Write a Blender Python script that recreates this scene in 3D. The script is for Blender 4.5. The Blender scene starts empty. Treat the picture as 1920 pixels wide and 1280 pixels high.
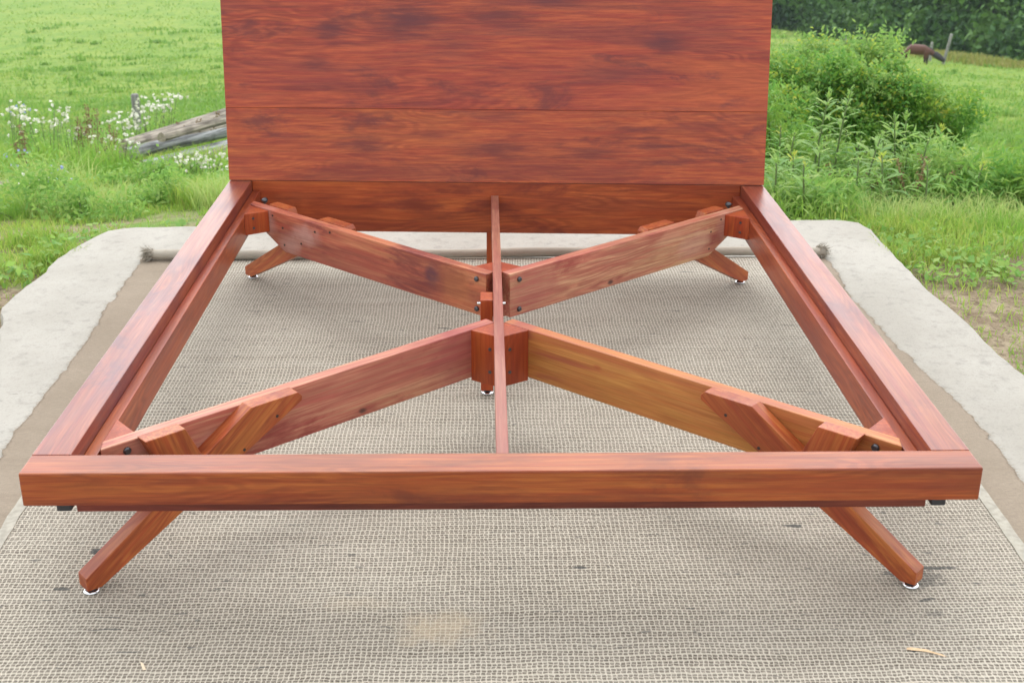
import bpy, bmesh, math, random
import numpy as np
from mathutils import Vector, Matrix
S = bpy.context.scene
COL = S.collection
random.seed(7); RNG = np.random.default_rng(7)
rad = math.radians

# ------------------------------------------------------------------ camera
CAM = (-0.03105, -1.97522, 1.33140)
YAW, PITCH, ROLL = -0.021918, 0.383600, 0.004075
cd = bpy.data.cameras.new('camera'); cam = bpy.data.objects.new('camera', cd); COL.objects.link(cam)
cy_, sy_ = math.cos(YAW), math.sin(YAW); cp_, sp_ = math.cos(PITCH), math.sin(PITCH)
r0 = Vector((cy_, sy_, 0)); f0 = Vector((-sy_*cp_, cy_*cp_, -sp_)); u0 = r0.cross(f0)
cr_, sr_ = math.cos(ROLL), math.sin(ROLL)
rr = r0*cr_ + u0*sr_; uu = u0*cr_ - r0*sr_
cam.matrix_world = Matrix(((rr.x, uu.x, -f0.x, CAM[0]), (rr.y, uu.y, -f0.y, CAM[1]), (rr.z, uu.z, -f0.z, CAM[2]), (0, 0, 0, 1)))
cd.sensor_width = 36; cd.lens = 2380.58/1920*36
cd.clip_start = 0.05; cd.clip_end = 2000
cd.dof.use_dof = True; cd.dof.focus_distance = 2.9; cd.dof.aperture_fstop = 10
S.camera = cam

# ------------------------------------------------------------------ light
W = bpy.data.worlds.new('World'); S.world = W; W.use_nodes = True
nt = W.node_tree; bg = nt.nodes['Background']
SUN_EL, SUN_AZ = rad(58), rad(-5)       # azimuth measured from +y towards +x
sky = nt.nodes.new('ShaderNodeTexSky'); sky.sky_type = 'NISHITA'; sky.sun_disc = False
sky.sun_elevation = SUN_EL; sky.sun_rotation = SUN_AZ
sky.air_density = 1.0; sky.dust_density = 1.6; sky.ozone_density = 1.0
hs = nt.nodes.new('ShaderNodeHueSaturation'); hs.inputs['Saturation'].default_value = 0.12
nt.links.new(sky.outputs[0], hs.inputs['Color']); nt.links.new(hs.outputs[0], bg.inputs[0])
bg.inputs[1].default_value = 0.15
sd = bpy.data.lights.new('sun', 'SUN'); sd.energy = 0.5; sd.angle = rad(150); sd.color = (1, .96, .9)
sun = bpy.data.objects.new('sun', sd); COL.objects.link(sun)
dv = Vector((math.sin(SUN_AZ)*math.cos(SUN_EL), math.cos(SUN_AZ)*math.cos(SUN_EL), math.sin(SUN_EL)))
sun.rotation_euler = dv.to_track_quat('Z', 'Y').to_euler()
S.view_settings.view_transform = 'Standard'; S.view_settings.look = 'None'
S.view_settings.exposure = 1.48; S.view_settings.gamma = 1

# ------------------------------------------------------------------ node helpers
class NT:
    def __init__(s, name):
        s.m = bpy.data.materials.new(name); s.m.use_nodes = True; s.t = s.m.node_tree
        s.b = s.t.nodes['Principled BSDF']; s.out = s.t.nodes['Material Output']
    def n(s, ty, **k):
        o = s.t.nodes.new('ShaderNode'+ty)
        for a, v in k.items(): setattr(o, a, v)
        return o
    def l(s, a, b): s.t.links.new(a, b)
    def val(s, inp, v):
        if isinstance(v, (int, float, tuple, list)): inp.default_value = v
        else: s.l(v, inp)
    def math(s, op, a, b=0.0, c=0.0, clamp=False):
        o = s.n('Math', operation=op); o.use_clamp = clamp
        s.val(o.inputs[0], a); s.val(o.inputs[1], b)
        if len(o.inputs) > 2: s.val(o.inputs[2], c)
        return o.outputs[0]
    def mix(s, f, a, b, bt='MIX'):
        o = s.n('Mix', data_type='RGBA', blend_type=bt)
        s.val(o.inputs[0], f); s.val(o.inputs[6], a if not isinstance(a, tuple) else (*a[:3], 1)); s.val(o.inputs[7], b if not isinstance(b, tuple) else (*b[:3], 1))
        return o.outputs[2]
    def noise(s, vec, scale, detail=3, rough=.55, dist=0.0):
        o = s.n('TexNoise'); o.inputs['Scale'].default_value = scale; o.inputs['Detail'].default_value = detail
        o.inputs['Roughness'].default_value = rough; o.inputs['Distortion'].default_value = dist
        if vec is not None: s.l(vec, o.inputs['Vector'])
        return o.outputs['Fac']
    def mapr(s, v, a, b, c=0.0, d=1.0, smooth=True):
        o = s.n('MapRange'); o.interpolation_type = 'SMOOTHSTEP' if smooth else 'LINEAR'
        s.val(o.inputs[0], v)
        for i, x in enumerate((a, b, c, d)): o.inputs[i+1].default_value = x
        return o.outputs[0]
    def mapping(s, vec, scale=(1, 1, 1), loc=(0, 0, 0), rot=(0, 0, 0)):
        o = s.n('Mapping'); o.inputs['Scale'].default_value = scale; o.inputs['Location'].default_value = loc; o.inputs['Rotation'].default_value = rot
        s.l(vec, o.inputs['Vector']); return o.outputs[0]
    def bump(s, h, strength, dist=.01):
        o = s.n('Bump'); o.inputs['Strength'].default_value = strength; o.inputs['Distance'].default_value = dist
        s.l(h, o.inputs['Height']); s.l(o.outputs[0], s.b.inputs['Normal'])

def wood(name, base, light, dark, blotch=.5, figure=1.0, rough=.34, coat=.25, spots=(), seed=0.0, blotch_scale=(2.6, 8, 8), marks=()):
    """oiled mahogany-like timber, grain along local X"""
    t = NT(name)
    K = .86
    base, light, dark = [(c[0]*K*.90, c[1]*K*1.0, c[2]*K*.84) for c in (base, light, dark)]
    tc = t.n('TexCoord').outputs['Object']; oi = t.n('ObjectInfo')
    off = t.n('CombineXYZ'); r = t.math('MULTIPLY', oi.outputs['Random'], 37.0)
    for i in range(3): t.l(r, off.inputs[i])
    add = t.n('VectorMath', operation='ADD'); t.l(tc, add.inputs[0]); t.l(off.outputs[0], add.inputs[1])
    co = t.mapping(add.outputs[0], loc=(seed, seed*.7, seed*1.3))
    wide = t.noise(t.mapping(co, (1.3*figure, 7.5, 7.5)), 1.0, 3, .5, .45)
    bands = t.mapr(t.math('SINE', t.math('MULTIPLY', wide, 120.0)), -1, 1)
    fib = t.noise(t.mapping(co, (6, 210, 210)), 1.0, 5, .7)
    streak = t.noise(t.mapping(co, (2.4, 95, 95)), 1.0, 7, .72, .25)
    st2 = t.noise(t.mapping(co, (1.1, 48, 48)), 1.0, 8, .74, .3)
    bl = t.noise(t.mapping(co, blotch_scale), 1.0, 7, .68, .5)
    c = t.mix(t.mapr(streak, .40, .60), base, light)
    bamt = t.math('MULTIPLY', bands, t.mapr(t.noise(t.mapping(co, (1.6, 5, 5)), 1.0, 2), .42, .62, .10, .55))
    c = t.mix(bamt, c, tuple(x*.55 for x in base))
    tone = t.noise(t.mapping(co, (.9, 2.4, 2.4)), 1.0, 2)
    c = t.mix(t.math('MULTIPLY', t.mapr(tone, .35, .7), .35), c, (base[0]*1.05, base[1]*.75, base[2]*1.2))
    c = t.mix(t.mapr(st2, .52, .70, 0, .5), c, dark)
    lo = t.noise(t.mapping(co, (1.0, 9, 9)), 1.0, 6, .66, .5); c = t.mix(t.mapr(lo, .48, .60, 0, .42), c, dark); c = t.mix(t.mapr(lo, .47, .34, 0, .45), c, (light[0], light[1]*1.15, light[2]))
    bm = t.math('MULTIPLY', t.mapr(bl, .52, .66), min(1, blotch*1.25))
    rag = t.math('MULTIPLY', t.math('SUBTRACT', t.noise(t.mapping(co, (7, 70, 70)), 1.0, 7, .75), .5), 3.0)
    for (sx, sz, wx, wz, amt) in spots:
        d = t.n('VectorMath', operation='LENGTH')
        q = t.mapping(tc, (1/wx, 0, 1/wz), (-sx/wx, 0, -sz/wz)); t.l(q, d.inputs[0])
        bm = t.math('MAXIMUM', bm, t.math('MULTIPLY', t.mapr(t.math('ADD', d.outputs['Value'], rag), 1.5, -.1), amt))
    c = t.mix(bm, c, dark)
    for (sx, sz, wx, wz, amt, col) in marks:
        d = t.n('VectorMath', operation='LENGTH')
        q = t.mapping(tc, (1/wx, 0, 1/wz), (-sx/wx, 0, -sz/wz)); t.l(q, d.inputs[0])
        soft = t.math('ADD', d.outputs['Value'], t.math('MULTIPLY', t.math('SUBTRACT', t.noise(tc, 28, 3), .5), 1.0))
        c = t.mix(t.math('MULTIPLY', t.mapr(soft, 1.5, .35), amt), c, col)
    c = t.mix(t.mapr(fib, .36, .60, .32, 0), c, tuple(x*.42 for x in base))
    t.l(c, t.b.inputs['Base Color'])
    t.l(t.math('ADD', t.math('MULTIPLY', t.noise(t.mapping(co, (4, 30, 30)), 1.0, 3), .25), rough-.06), t.b.inputs['Roughness'])
    t.b.inputs['Specular IOR Level'].default_value = .30
    t.b.inputs['Coat Weight'].default_value = coat*.6; t.b.inputs['Coat Roughness'].default_value = .26
    t.bump(t.math('ADD', fib, t.math('MULTIPLY', streak, .6)), .10, .0015)
    return t.m

def plain(name, col, rough=.5, metal=0.0):
    t = NT(name); t.b.inputs['Base Color'].default_value = (*col, 1)
    t.b.inputs['Roughness'].default_value = rough; t.b.inputs['Metallic'].default_value = metal
    n = t.noise(t.n('TexCoord').outputs['Object'], 60, 3)
    t.l(t.mix(t.mapr(n, .3, .7), tuple(x*.8 for x in col), tuple(min(1, x*1.1) for x in col)), t.b.inputs['Base Color'])
    return t.m

def leafmat(name, cols, trans=.3, rough=.6, big=0.0, bigcol=None):
    if name not in ('white_petals', 'blue_petals', 'dry_seed_heads'): cols = [(c[0]*1.06, c[1], c[2]*.62) for c in cols]; bigcol = bigcol and (bigcol[0]*1.06, bigcol[1], bigcol[2]*.62)
    t = NT(name); g = t.n('NewGeometry'); rp = t.n('ValToRGB')
    el = rp.color_ramp.elements
    while len(el) < len(cols): el.new(.5)
    for i, c in enumerate(cols): el[i].position = i/(len(cols)-1); el[i].color = (*c, 1)
    t.l(g.outputs['Random Per Island'], rp.inputs[0]); c = rp.outputs[0]
    if big:
        n = t.noise(g.outputs['Position'], big, 4, .6); c = t.mix(t.mapr(n, .42, .62, 0, .8), c, bigcol)
    t.l(c, t.b.inputs['Base Color']); t.b.inputs['Roughness'].default_value = rough
    t.b.inputs['Specular IOR Level'].default_value = .3
    tr = t.n('BsdfTranslucent'); t.l(t.mix(.3, c, (.32, .55, .10), 'MIX'), tr.inputs[0])
    mx = t.n('MixShader'); mx.inputs[0].default_value = trans
    t.l(t.b.outputs[0], mx.inputs[1]); t.l(tr.outputs[0], mx.inputs[2]); t.l(mx.outputs[0], t.out.inputs[0])
    return t.m

# ------------------------------------------------------------------ object helpers
def tag(o, label=None, cat=None, group=None, kind=None):
    if label: o['label'] = label
    if cat: o['category'] = cat
    if group: o['group'] = group
    if kind: o['kind'] = kind
    return o
def empty(name, loc=(0, 0, 0), rz=0):
    o = bpy.data.objects.new(name, None); o.location = loc; o.rotation_euler = (0, 0, rz); o.empty_display_size = .1
    COL.objects.link(o); return o
def linkmesh(name, me, mat, parent=None):
    o = bpy.data.objects.new(name, me); COL.objects.link(o)
    if mat: me.materials.append(mat)
    if parent: o.parent = parent
    return o
def pmesh(name, verts, faces, mat, parent=None, smooth=False):
    me = bpy.data.meshes.new(name); me.from_pydata([tuple(v) for v in verts], [], faces); me.update()
    if smooth: me.shade_smooth()
    return linkmesh(name, me, mat, parent)
def fastmesh(name, V, T, mat, parent=None, quads=False):
    """V (n,3) float, T (m,k) int"""
    me = bpy.data.meshes.new(name); k = T.shape[1]
    me.vertices.add(len(V)); me.vertices.foreach_set('co', np.asarray(V, np.float32).ravel())
    me.loops.add(T.size); me.loops.foreach_set('vertex_index', T.astype(np.int32).ravel())
    me.polygons.add(len(T)); me.polygons.foreach_set('loop_start', np.arange(0, T.size, k, dtype=np.int32))
    me.update(calc_edges=True)
    return linkmesh(name, me, mat, parent)
def copy_tree(o, parent=None):
    c = o.copy(); COL.objects.link(c)
    if parent: c.parent = parent
    for ch in o.children: copy_tree(ch, c)
    return c

TW = 0.03881/1.69
def warp(v): return Vector((v[0], v[1]*(1-TW*v[0]), v[2]))      # the frame is a touch out of square

def prism(name, plan, z0, z1, mat, parent, xdir=(1, 0, 0), bevel=.0015, ztop=None, warped=True):
    """solid from a plan polygon between z0 and z1; local X follows xdir (the grain)"""
    n = len(plan)
    vs = [Vector((p[0], p[1], z0)) for p in plan] + [Vector((p[0], p[1], z1 if ztop is None else ztop(p))) for p in plan]
    fs = [tuple(range(n))[::-1], tuple(range(n, 2*n))] + [(i, (i+1) % n, (i+1) % n+n, i+n) for i in range(n)]
    return solid(name, vs, fs, mat, parent, xdir, bevel, warped)
def solid(name, vs, fs, mat, parent, xdir=(1, 0, 0), bevel=.0015, warped=True):
    if warped: vs = [warp(v) for v in vs]
    X = Vector(xdir).normalized(); up = Vector((0, 0, 1))
    if abs(X.z) > .9: up = Vector((0, 1, 0))
    Y = up.cross(X).normalized(); Z = X.cross(Y)
    c = sum(vs, Vector())/len(vs)
    M = Matrix(((X.x, Y.x, Z.x, c.x), (X.y, Y.y, Z.y, c.y), (X.z, Y.z, Z.z, c.z), (0, 0, 0, 1))); Mi = M.inverted()
    bm = bmesh.new(); bv = [bm.verts.new(Mi @ v) for v in vs]
    for f in fs: bm.faces.new([bv[i] for i in f])
    bmesh.ops.recalc_face_normals(bm, faces=bm.faces)
    if bevel: bmesh.ops.bevel(bm, geom=list(bm.edges), offset=bevel, segments=2, profile=.6, affect='EDGES', clamp_overlap=True)
    me = bpy.data.meshes.new(name); bm.to_mesh(me); bm.free()
    o = linkmesh(name, me, mat, parent)
    pm = parent.matrix_basis if parent else Matrix()
    o.matrix_basis = pm.inverted() @ M if parent else M
    return o
def box(name, x0, x1, y0, y1, z0, z1, mat, parent, xdir=(1, 0, 0), bevel=.002, ztop=None, warped=True):
    return prism(name, [(x0, y0), (x1, y0), (x1, y1), (x0, y1)], z0, z1, mat, parent, xdir, bevel, ztop, warped)
def cyl(name, p0, p1, r, mat, parent=None, seg=16, r1=None, bevel=0, prof=None):
    """lathe along p0->p1; prof = list of (t, radius)"""
    p0 = Vector(p0); p1 = Vector(p1); ax = (p1-p0); L = ax.length; ax.normalize()
    q = ax.to_track_quat('Z', 'Y')
    prof = prof or [(0, r), (1, r if r1 is None else r1)]
    vs = []; fs = []
    for t, ra in prof:
        for i in range(seg):
            a = 2*math.pi*i/seg; vs.append(p0 + q @ Vector((ra*math.cos(a), ra*math.sin(a), t*L)))
    for k in range(len(prof)-1):
        for i in range(seg):
            j = (i+1) % seg; fs.append((k*seg+i, k*seg+j, (k+1)*seg+j, (k+1)*seg+i))
    fs.append(tuple(range(seg))[::-1]); fs.append(tuple((len(prof)-1)*seg+i for i in range(seg)))
    me = bpy.data.meshes.new(name); me.from_pydata([tuple(v) for v in vs], [], fs); me.update()
    for p in me.polygons: p.use_smooth = len(p.vertices) == 4
    return linkmesh(name, me, mat, parent)

# ------------------------------------------------------------------ materials
M = {}
RED = dict(base=(.30, .062, .030), light=(.46, .125, .048), dark=(.085, .022, .030))
HB_SPOTS = [(-.50, .03, .07, .035, .9), (-.27, .06, .13, .06, .95), (-.12, -.02, .10, .05, .5), (.16, .12, .09, .025, .85), (.02, .07, .13, .035, .8), (.52, .0, .06, .03, .9),
            (-.55, -.075, .06, .02, .7), (.36, -.09, .2, .03, .6)]
M['hb1'] = wood('wood_headboard_upper', (.42, .057, .034), (.62, .118, .046), (.14, .027, .040), .55, .8, .36, .2, spots=HB_SPOTS, seed=2)
M['hb2'] = wood('wood_headboard_lower', (.43, .064, .030), (.64, .135, .046), (.155, .028, .034), .6, 1.3, .36, .2, seed=5,
                spots=[(-.42, .0, .09, .03, .8), (.0, -.01, .14, .03, .8), (-.2, .035, .1, .02, .5), (.3, -.015, .1, .025, .7)])
M['hb3'] = wood('wood_skirt', (.46, .078, .026), (.60, .13, .04), (.19, .028, .022), .6, .8, .38, .18, seed=9)
M['rail'] = wood('wood_rail', (.37, .066, .019), (.51, .135, .034), (.12, .023, .020), .4, 1.0, .33, .35, seed=1)
M['rail2'] = wood('wood_rail_side', (.31, .060, .040), (.42, .11, .052), (.14, .032, .05), .5, .8, .30, .4, seed=4, blotch_scale=(2.2, 3, 3))
M['rail3'] = wood('wood_rail_side_stained', (.30, .058, .042), (.41, .11, .058), (.14, .04, .07), .7, .8, .30, .4, seed=4, blotch_scale=(2.2, 3, 3), spots=[(.64, 0, .07, 9, .5), (.12, 0, .07, 9, .5), (-.14, 0, .06, 9, .45), (-.45, 0, .08, 9, .3), (.86, 0, .06, 9, .4)])
M['ledger'] = wood('wood_ledger', (.36, .062, .028), (.50, .11, .04), (.17, .03, .03), .3, 1.0, .36, .25, seed=3)
M['under'] = wood('wood_ledger_painted_shade', (.24, .045, .03), (.32, .07, .04), (.12, .025, .02), .3, 1.0, .45, .1, seed=21)  # front ledger: shade below the rail is painted into these darker wood colours
M['pink'] = wood('wood_beam_rosy', (.60, .175, .13), (.76, .40, .26), (.36, .06, .06), .7, .7, .42, .15, seed=6, blotch_scale=(3, 14, 14), marks=[(.27, .02, .045, .045, .5, (.62, .36, .28)), (.12, -.01, .07, .035, .45, (.62, .36, .28)), (-.52, .0, .10, .07, .45, (.30, .06, .07)), (-.225, -.048, .010, .006, .9, (.05, .03, .03)), (.02, .03, .06, .02, .4, (.62, .36, .22))])
M['rosy2'] = wood('wood_beam_red', (.56, .13, .08), (.70, .26, .15), (.20, .035, .045), .7, .7, .42, .15, seed=8, blotch_scale=(3, 12, 12), marks=[(.285, .015, .040, .050, .75, (.50, .29, .25)), (.10, .012, .055, .030, .7, (.50, .29, .25)), (.17, -.030, .05, .03, .6, (.50, .29, .25)), (-.425, .012, .028, .026, .85, (.10, .035, .05)), (-.52, .0, .07, .06, .5, (.46, .17, .06))])
M['honey'] = wood('wood_beam_honey', (.58, .19, .055), (.68, .29, .09), (.42, .075, .055), .6, .6, .42, .15, seed=11, blotch_scale=(1.5, 12, 12), marks=[(-.34, .02, .012, .006, .6, (.36, .07, .03)), (-.57, .05, .04, .02, .7, (.25, .04, .05))])
M['orange'] = wood('wood_leg', (.47, .088, .030), (.60, .18, .055), (.28, .042, .024), .5, 1.2, .36, .25, seed=12)
M['block'] = wood('wood_block', (.42, .055, .014), (.54, .10, .025), (.25, .03, .014), .4, 1.0, .4, .2, seed=13)
M['centre'] = wood('wood_centre_rail', (.42, .13, .105), (.52, .22, .17), (.28, .06, .06), .4, .8, .36, .3, seed=14)
M['black'] = plain('black_steel', (.10, .10, .11), .35, .8)
M['hole'] = plain('screw_dark', (.05, .035, .03), .5, .3)
M['chrome'] = plain('chrome', (.75, .76, .78), .15, 1.0)
M['rubber'] = plain('black_plastic', (.03, .03, .035), .5)

def concrete():
    t = NT('weathered_concrete'); P = t.n('TexCoord').outputs['Object']
    n1 = t.noise(P, 2.2, 6, .6); n2 = t.noise(P, 26, 5, .65); n3 = t.noise(P, 180, 3, .6)
    c = t.mix(t.mapr(n1, .3, .7), (.315, .298, .256), (.39, .374, .33))
    c = t.mix(t.mapr(n2, .50, .70, 0, .5), c, (.22, .21, .185))
    c = t.mix(t.mapr(n3, .30, .5, .3, 0), c, (.17, .165, .15))
    v = t.n('TexVoronoi'); v.inputs['Scale'].default_value = 9; t.l(t.mapping(P, (1, 3, 1)), v.inputs['Vector'])
    spot = t.math('MULTIPLY', t.mapr(v.outputs['Distance'], .10, .04), t.mapr(t.noise(P, 3.3, 2), .52, .6))
    c = t.mix(t.math('MULTIPLY', spot, .5), c, (.12, .11, .10))
    # hairline cracks
    w = t.n('TexVoronoi'); w.feature = 'DISTANCE_TO_EDGE'; w.inputs['Scale'].default_value = 1.1
    wv = t.n('VectorMath', operation='ADD'); t.l(P, wv.inputs[0])
    nn = t.n('TexNoise'); nn.inputs['Scale'].default_value = 5; t.l(P, nn.inputs['Vector'])
    sc = t.n('VectorMath', operation='SCALE'); sc.inputs['Scale'].default_value = .3; t.l(nn.outputs['Color'], sc.inputs[0]); t.l(sc.outputs[0], wv.inputs[1])
    t.l(wv.outputs[0], w.inputs['Vector'])
    ck = t.math('MULTIPLY', t.mapr(w.outputs['Distance'], .006, .001), t.mapr(t.noise(P, 2.6, 3), .5, .62, 0, .4))
    c = t.mix(ck, c, (.25, .23, .2))
    t.l(c, t.b.inputs['Base Color']); t.b.inputs['Roughness'].default_value = .85
    h = t.math('ADD', t.math('MULTIPLY', n2, .5), t.math('MULTIPLY', n3, .25))
    t.bump(h, .35, .006)
    return t.m
M['concrete'] = concrete()

def burlap():
    t = NT('jute_burlap'); P = t.n('TexCoord').outputs['Object']
    n1 = t.noise(P, 3, 5, .6); n2 = t.noise(t.mapping(P, (60, 420, 1)), 1, 3, .6); n3 = t.noise(t.mapping(P, (420, 90, 1)), 1, 3, .6)
    n4 = t.noise(t.mapping(P, (1.5, 22, 1)), 1, 4, .6)
    c = t.mix(t.mapr(n1, .3, .7), (.275, .228, .172), (.345, .29, .225))
    c = t.mix(t.mapr(n2, .35, .65, .35, 0), c, (.17, .14, .11))
    c = t.mix(t.mapr(n3, .35, .65, .25, 0), c, (.19, .16, .125))
    c = t.mix(t.mapr(n4, .5, .72, 0, .35), c, (.21, .17, .13))
    t.l(c, t.b.inputs['Base Color']); t.b.inputs['Roughness'].default_value = .95; t.b.inputs['Specular IOR Level'].default_value = .1
    t.bump(t.math('ADD', n2, n3), .4, .002)
    return t.m
M['burlap'] = burlap()

def weave():
    t = NT('woven_sisal'); P = t.n('TexCoord').outputs['Object']
    # small wander so that rows are not ruled
    nn = t.n('TexNoise'); nn.inputs['Scale'].default_value = 7; nn.inputs['Detail'].default_value = 3; t.l(P, nn.inputs['Vector'])
    sb = t.n('VectorMath', operation='SUBTRACT'); t.l(nn.outputs['Color'], sb.inputs[0]); sb.inputs[1].default_value = (.5, .5, .5)
    sc = t.n('VectorMath', operation='SCALE'); sc.inputs['Scale'].default_value = .016; t.l(sb.outputs[0], sc.inputs[0])
    ad = t.n('VectorMath', operation='ADD'); t.l(P, ad.inputs[0]); t.l(sc.outputs[0], ad.inputs[1])
    n9 = t.n('TexNoise'); n9.inputs['Scale'].default_value = 120; t.l(P, n9.inputs['Vector'])
    sb2 = t.n('VectorMath', operation='SUBTRACT'); t.l(n9.outputs['Color'], sb2.inputs[0]); sb2.inputs[1].default_value = (.5, .5, .5)
    sc2 = t.n('VectorMath', operation='SCALE'); sc2.inputs['Scale'].default_value = .006; t.l(sb2.outputs[0], sc2.inputs[0])
    ad2 = t.n('VectorMath', operation='ADD'); t.l(ad.outputs[0], ad2.inputs[0]); t.l(sc2.outputs[0], ad2.inputs[1])
    sx = t.n('SeparateXYZ'); t.l(ad2.outputs[0], sx.inputs[0])
    PX, PY = .0090, .0172
    vv = t.math('DIVIDE', sx.outputs[1], PY)
    fv = t.math('FRACT', vv)
    row = t.math('FLOOR', t.math('MULTIPLY', vv, 2.0))
    uu_ = t.math('ADD', t.math('DIVIDE', sx.outputs[0], PX), t.math('MULTIPLY', t.math('MODULO', row, 2.0), .12))
    fu = t.math('FRACT', uu_)
    # each double row: two dashes lines and a pale line
    def dash(c0, w):
        a = t.mapr(t.math('ABSOLUTE', t.math('SUBTRACT', fv, c0)), w, w*.35)
        return a
    rows = t.math('MAXIMUM', dash(.27, .21), dash(.70, .21))
    dx = t.mapr(t.math('ABSOLUTE', t.math('SUBTRACT', fu, .5)), .46, .30)
    dark = t.math('MULTIPLY', rows, dx)
    n1 = t.noise(P, 1.7, 5, .6); n2 = t.noise(t.mapping(P, (1.2, 26, 1)), 1, 4, .65); n3 = t.noise(P, 300, 2)
    streakf = t.mapr(n2, .25, .75, .75, 1.0)
    cell = t.noise(t.mapping(P, (110, 90, 1)), 1, 3)
    dark = t.math('MULTIPLY', t.math('MULTIPLY', dark, streakf), t.mapr(cell, .3, .65, .6, 1.0))
    yarn = t.mix(t.mapr(n1, .35, .65), (.40, .365, .298), (.47, .435, .362))
    yarn = t.mix(t.mapr(n2, .45, .8, 0, .35), yarn, (.33, .29, .225))
    n5 = t.noise(P, 1.3, 3); yarn = t.mix(t.mapr(n5, .60, .78, 0, .45), yarn, (.44, .38, .27))
    yarn = t.mix(t.math('MULTIPLY', t.math('SUBTRACT', 1.0, dx), .55), yarn, (.60, .55, .46))
    c = t.mix(t.math('MULTIPLY', dark, .90), yarn, (.07, .055, .042))
    # dirt flecks and stains
    v = t.noise(t.mapping(P, (16, 55, 1)), 1, 3, .6, .5)
    fl = t.math('MULTIPLY', t.mapr(v, .655, .71), .65)
    c = t.mix(fl, c, (.07, .075, .075))
    for (x, y, w, h, a) in ((-.79, .215, .03, .016, .9), (.80, .10, .05, .035, .5), (.84, .135, .05, .006, .8), (.60, .30, .022, .007, .8), (-.83, .085, .02, .006, .8), (.15, .145, .014, .006, .8), (-.30, .20, .010, .005, .6), (-.12, -.05, .10, .07, -.5), (-.28, .03, .10, .03, -.2), (.79, -.02, .02, .01, .35)):
        q = t.mapping(P, (1/w, 1/h, 0), (-x/w, -y/h, 0)); d = t.n('VectorMath', operation='LENGTH'); t.l(q, d.inputs[0])
        nz = t.math('ADD', d.outputs['Value'], t.math('MULTIPLY', t.math('SUBTRACT', t.noise(P, 60 if a > 0 else 18, 3, .7), .5), 2.2))
        k = t.math('MULTIPLY', t.mapr(nz, 1.1, .6 if a > 0 else .0), abs(a))
        c = t.mix(k, c, (.06, .065, .065) if a > 0 else (.56, .46, .32))
    t.l(c, t.b.inputs['Base Color']); t.b.inputs['Roughness'].default_value = .9; t.b.inputs['Specular IOR Level'].default_value = .15
    h = t.math('SUBTRACT', t.math('MULTIPLY', n3, .2), dark)
    t.bump(h, .7, .004)
    return t.m
M['weave'] = weave()
M['hem'] = plain('pale_canvas_tape', (.38, .36, .30), .9)

def groundmat():
    t = NT('pasture_ground'); P = t.n('NewGeometry').outputs['Position']
    n1 = t.noise(P, .16, 5, .6); n2 = t.noise(P, 1.3, 5, .65); n3 = t.noise(P, 9, 5, .7); n4 = t.noise(P, 60, 3, .7)
    c = t.mix(t.mapr(n1, .35, .65), (.19, .30, .055), (.265, .345, .075))
    c = t.mix(t.mapr(n2, .45, .65, 0, .7), c, (.10, .22, .055))
    c = t.mix(t.mapr(n3, .45, .7, 0, .5), c, (.25, .34, .12))
    c = t.mix(t.mapr(n4, .3, .6, .5, 0), c, (.12, .17, .05))
    # bare soil close to the slab
    sx = t.n('SeparateXYZ'); t.l(P, sx.inputs[0])
    ax = t.math('ABSOLUTE', sx.outputs[0])
    near = t.math('MULTIPLY', t.mapr(sx.outputs[1], 2.6, 3.6, 1, 0), t.mapr(t.noise(P, 2.4, 4, .6), .36, .50))
    near = t.math('MAXIMUM', near, t.mapr(t.math('ADD', sx.outputs[1], t.math('MULTIPLY', n2, .8)), 2.2, 1.6))
    for (x_, y_, w_, h_) in ((-1.80, 2.50, .42, .12), (-1.72, 1.72, .34, .28), (-1.9, 2.0, .2, .1), (1.78, 1.72, .32, .22), (1.95, 2.15, .25, .10), (1.62, 1.95, .15, .08), (-2.2, 3.1, .3, .1)):
        d = t.n('VectorMath', operation='LENGTH'); t.l(t.mapping(P, (1/w_, 1/h_, 0), (-x_/w_, -y_/h_, 0)), d.inputs[0])
        near = t.math('MAXIMUM', near, t.mapr(t.math('ADD', d.outputs['Value'], t.math('MULTIPLY', t.math('SUBTRACT', n3, .5), 1.6)), 1.3, .9))
    soil = t.mix(t.mapr(n3, .35, .65), (.22, .17, .115), (.36, .30, .21))
    soil = t.mix(t.mapr(n4, .3, .55, .6, 0), soil, (.09, .065, .045))
    c = t.mix(near, c, soil)
    t.l(c, t.b.inputs['Base Color']); t.b.inputs['Roughness'].default_value = 1; t.b.inputs['Specular IOR Level'].default_value = .05
    t.bump(t.math('ADD', n3, n4), .6, .03)
    return t.m
M['ground'] = groundmat()
M['grass'] = leafmat('grass_blades', [(.20, .39, .085), (.29, .47, .11), (.42, .52, .18), (.24, .43, .10), (.54, .50, .28)], .45, big=1.6, bigcol=(.15, .36, .07))
M['pasture'] = leafmat('pasture_blades', [(.19, .33, .085), (.25, .38, .10), (.32, .41, .14), (.22, .35, .09)], .4, big=.25, bigcol=(.11, .26, .06))
M['paleleaf'] = leafmat('pale_grass_blades', [(.32, .52, .24), (.44, .58, .32), (.50, .54, .34)], .4)
M['bushleaf'] = leafmat('bush_leaves', [(.08, .25, .09), (.14, .35, .10), (.25, .45, .12), (.11, .30, .09)], .4, big=2.2, bigcol=(.22, .34, .07))
M['yellowleaf'] = leafmat('yellow_green_leaves', [(.32, .48, .10), (.42, .53, .11), (.50, .50, .13)], .45)
M['weedleaf'] = leafmat('weed_leaves', [(.17, .37, .14), (.24, .44, .16), (.34, .50, .22)], .45)
M['minty'] = leafmat('pale_feathery_leaves', [(.16, .33, .15), (.24, .42, .18), (.34, .50, .22)], .45)
M['treeleaf'] = leafmat('woodland_leaves', [(.014, .060, .030), (.03, .10, .042), (.07, .18, .06), (.022, .075, .035)], .25, big=.45, bigcol=(.10, .22, .06))
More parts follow.
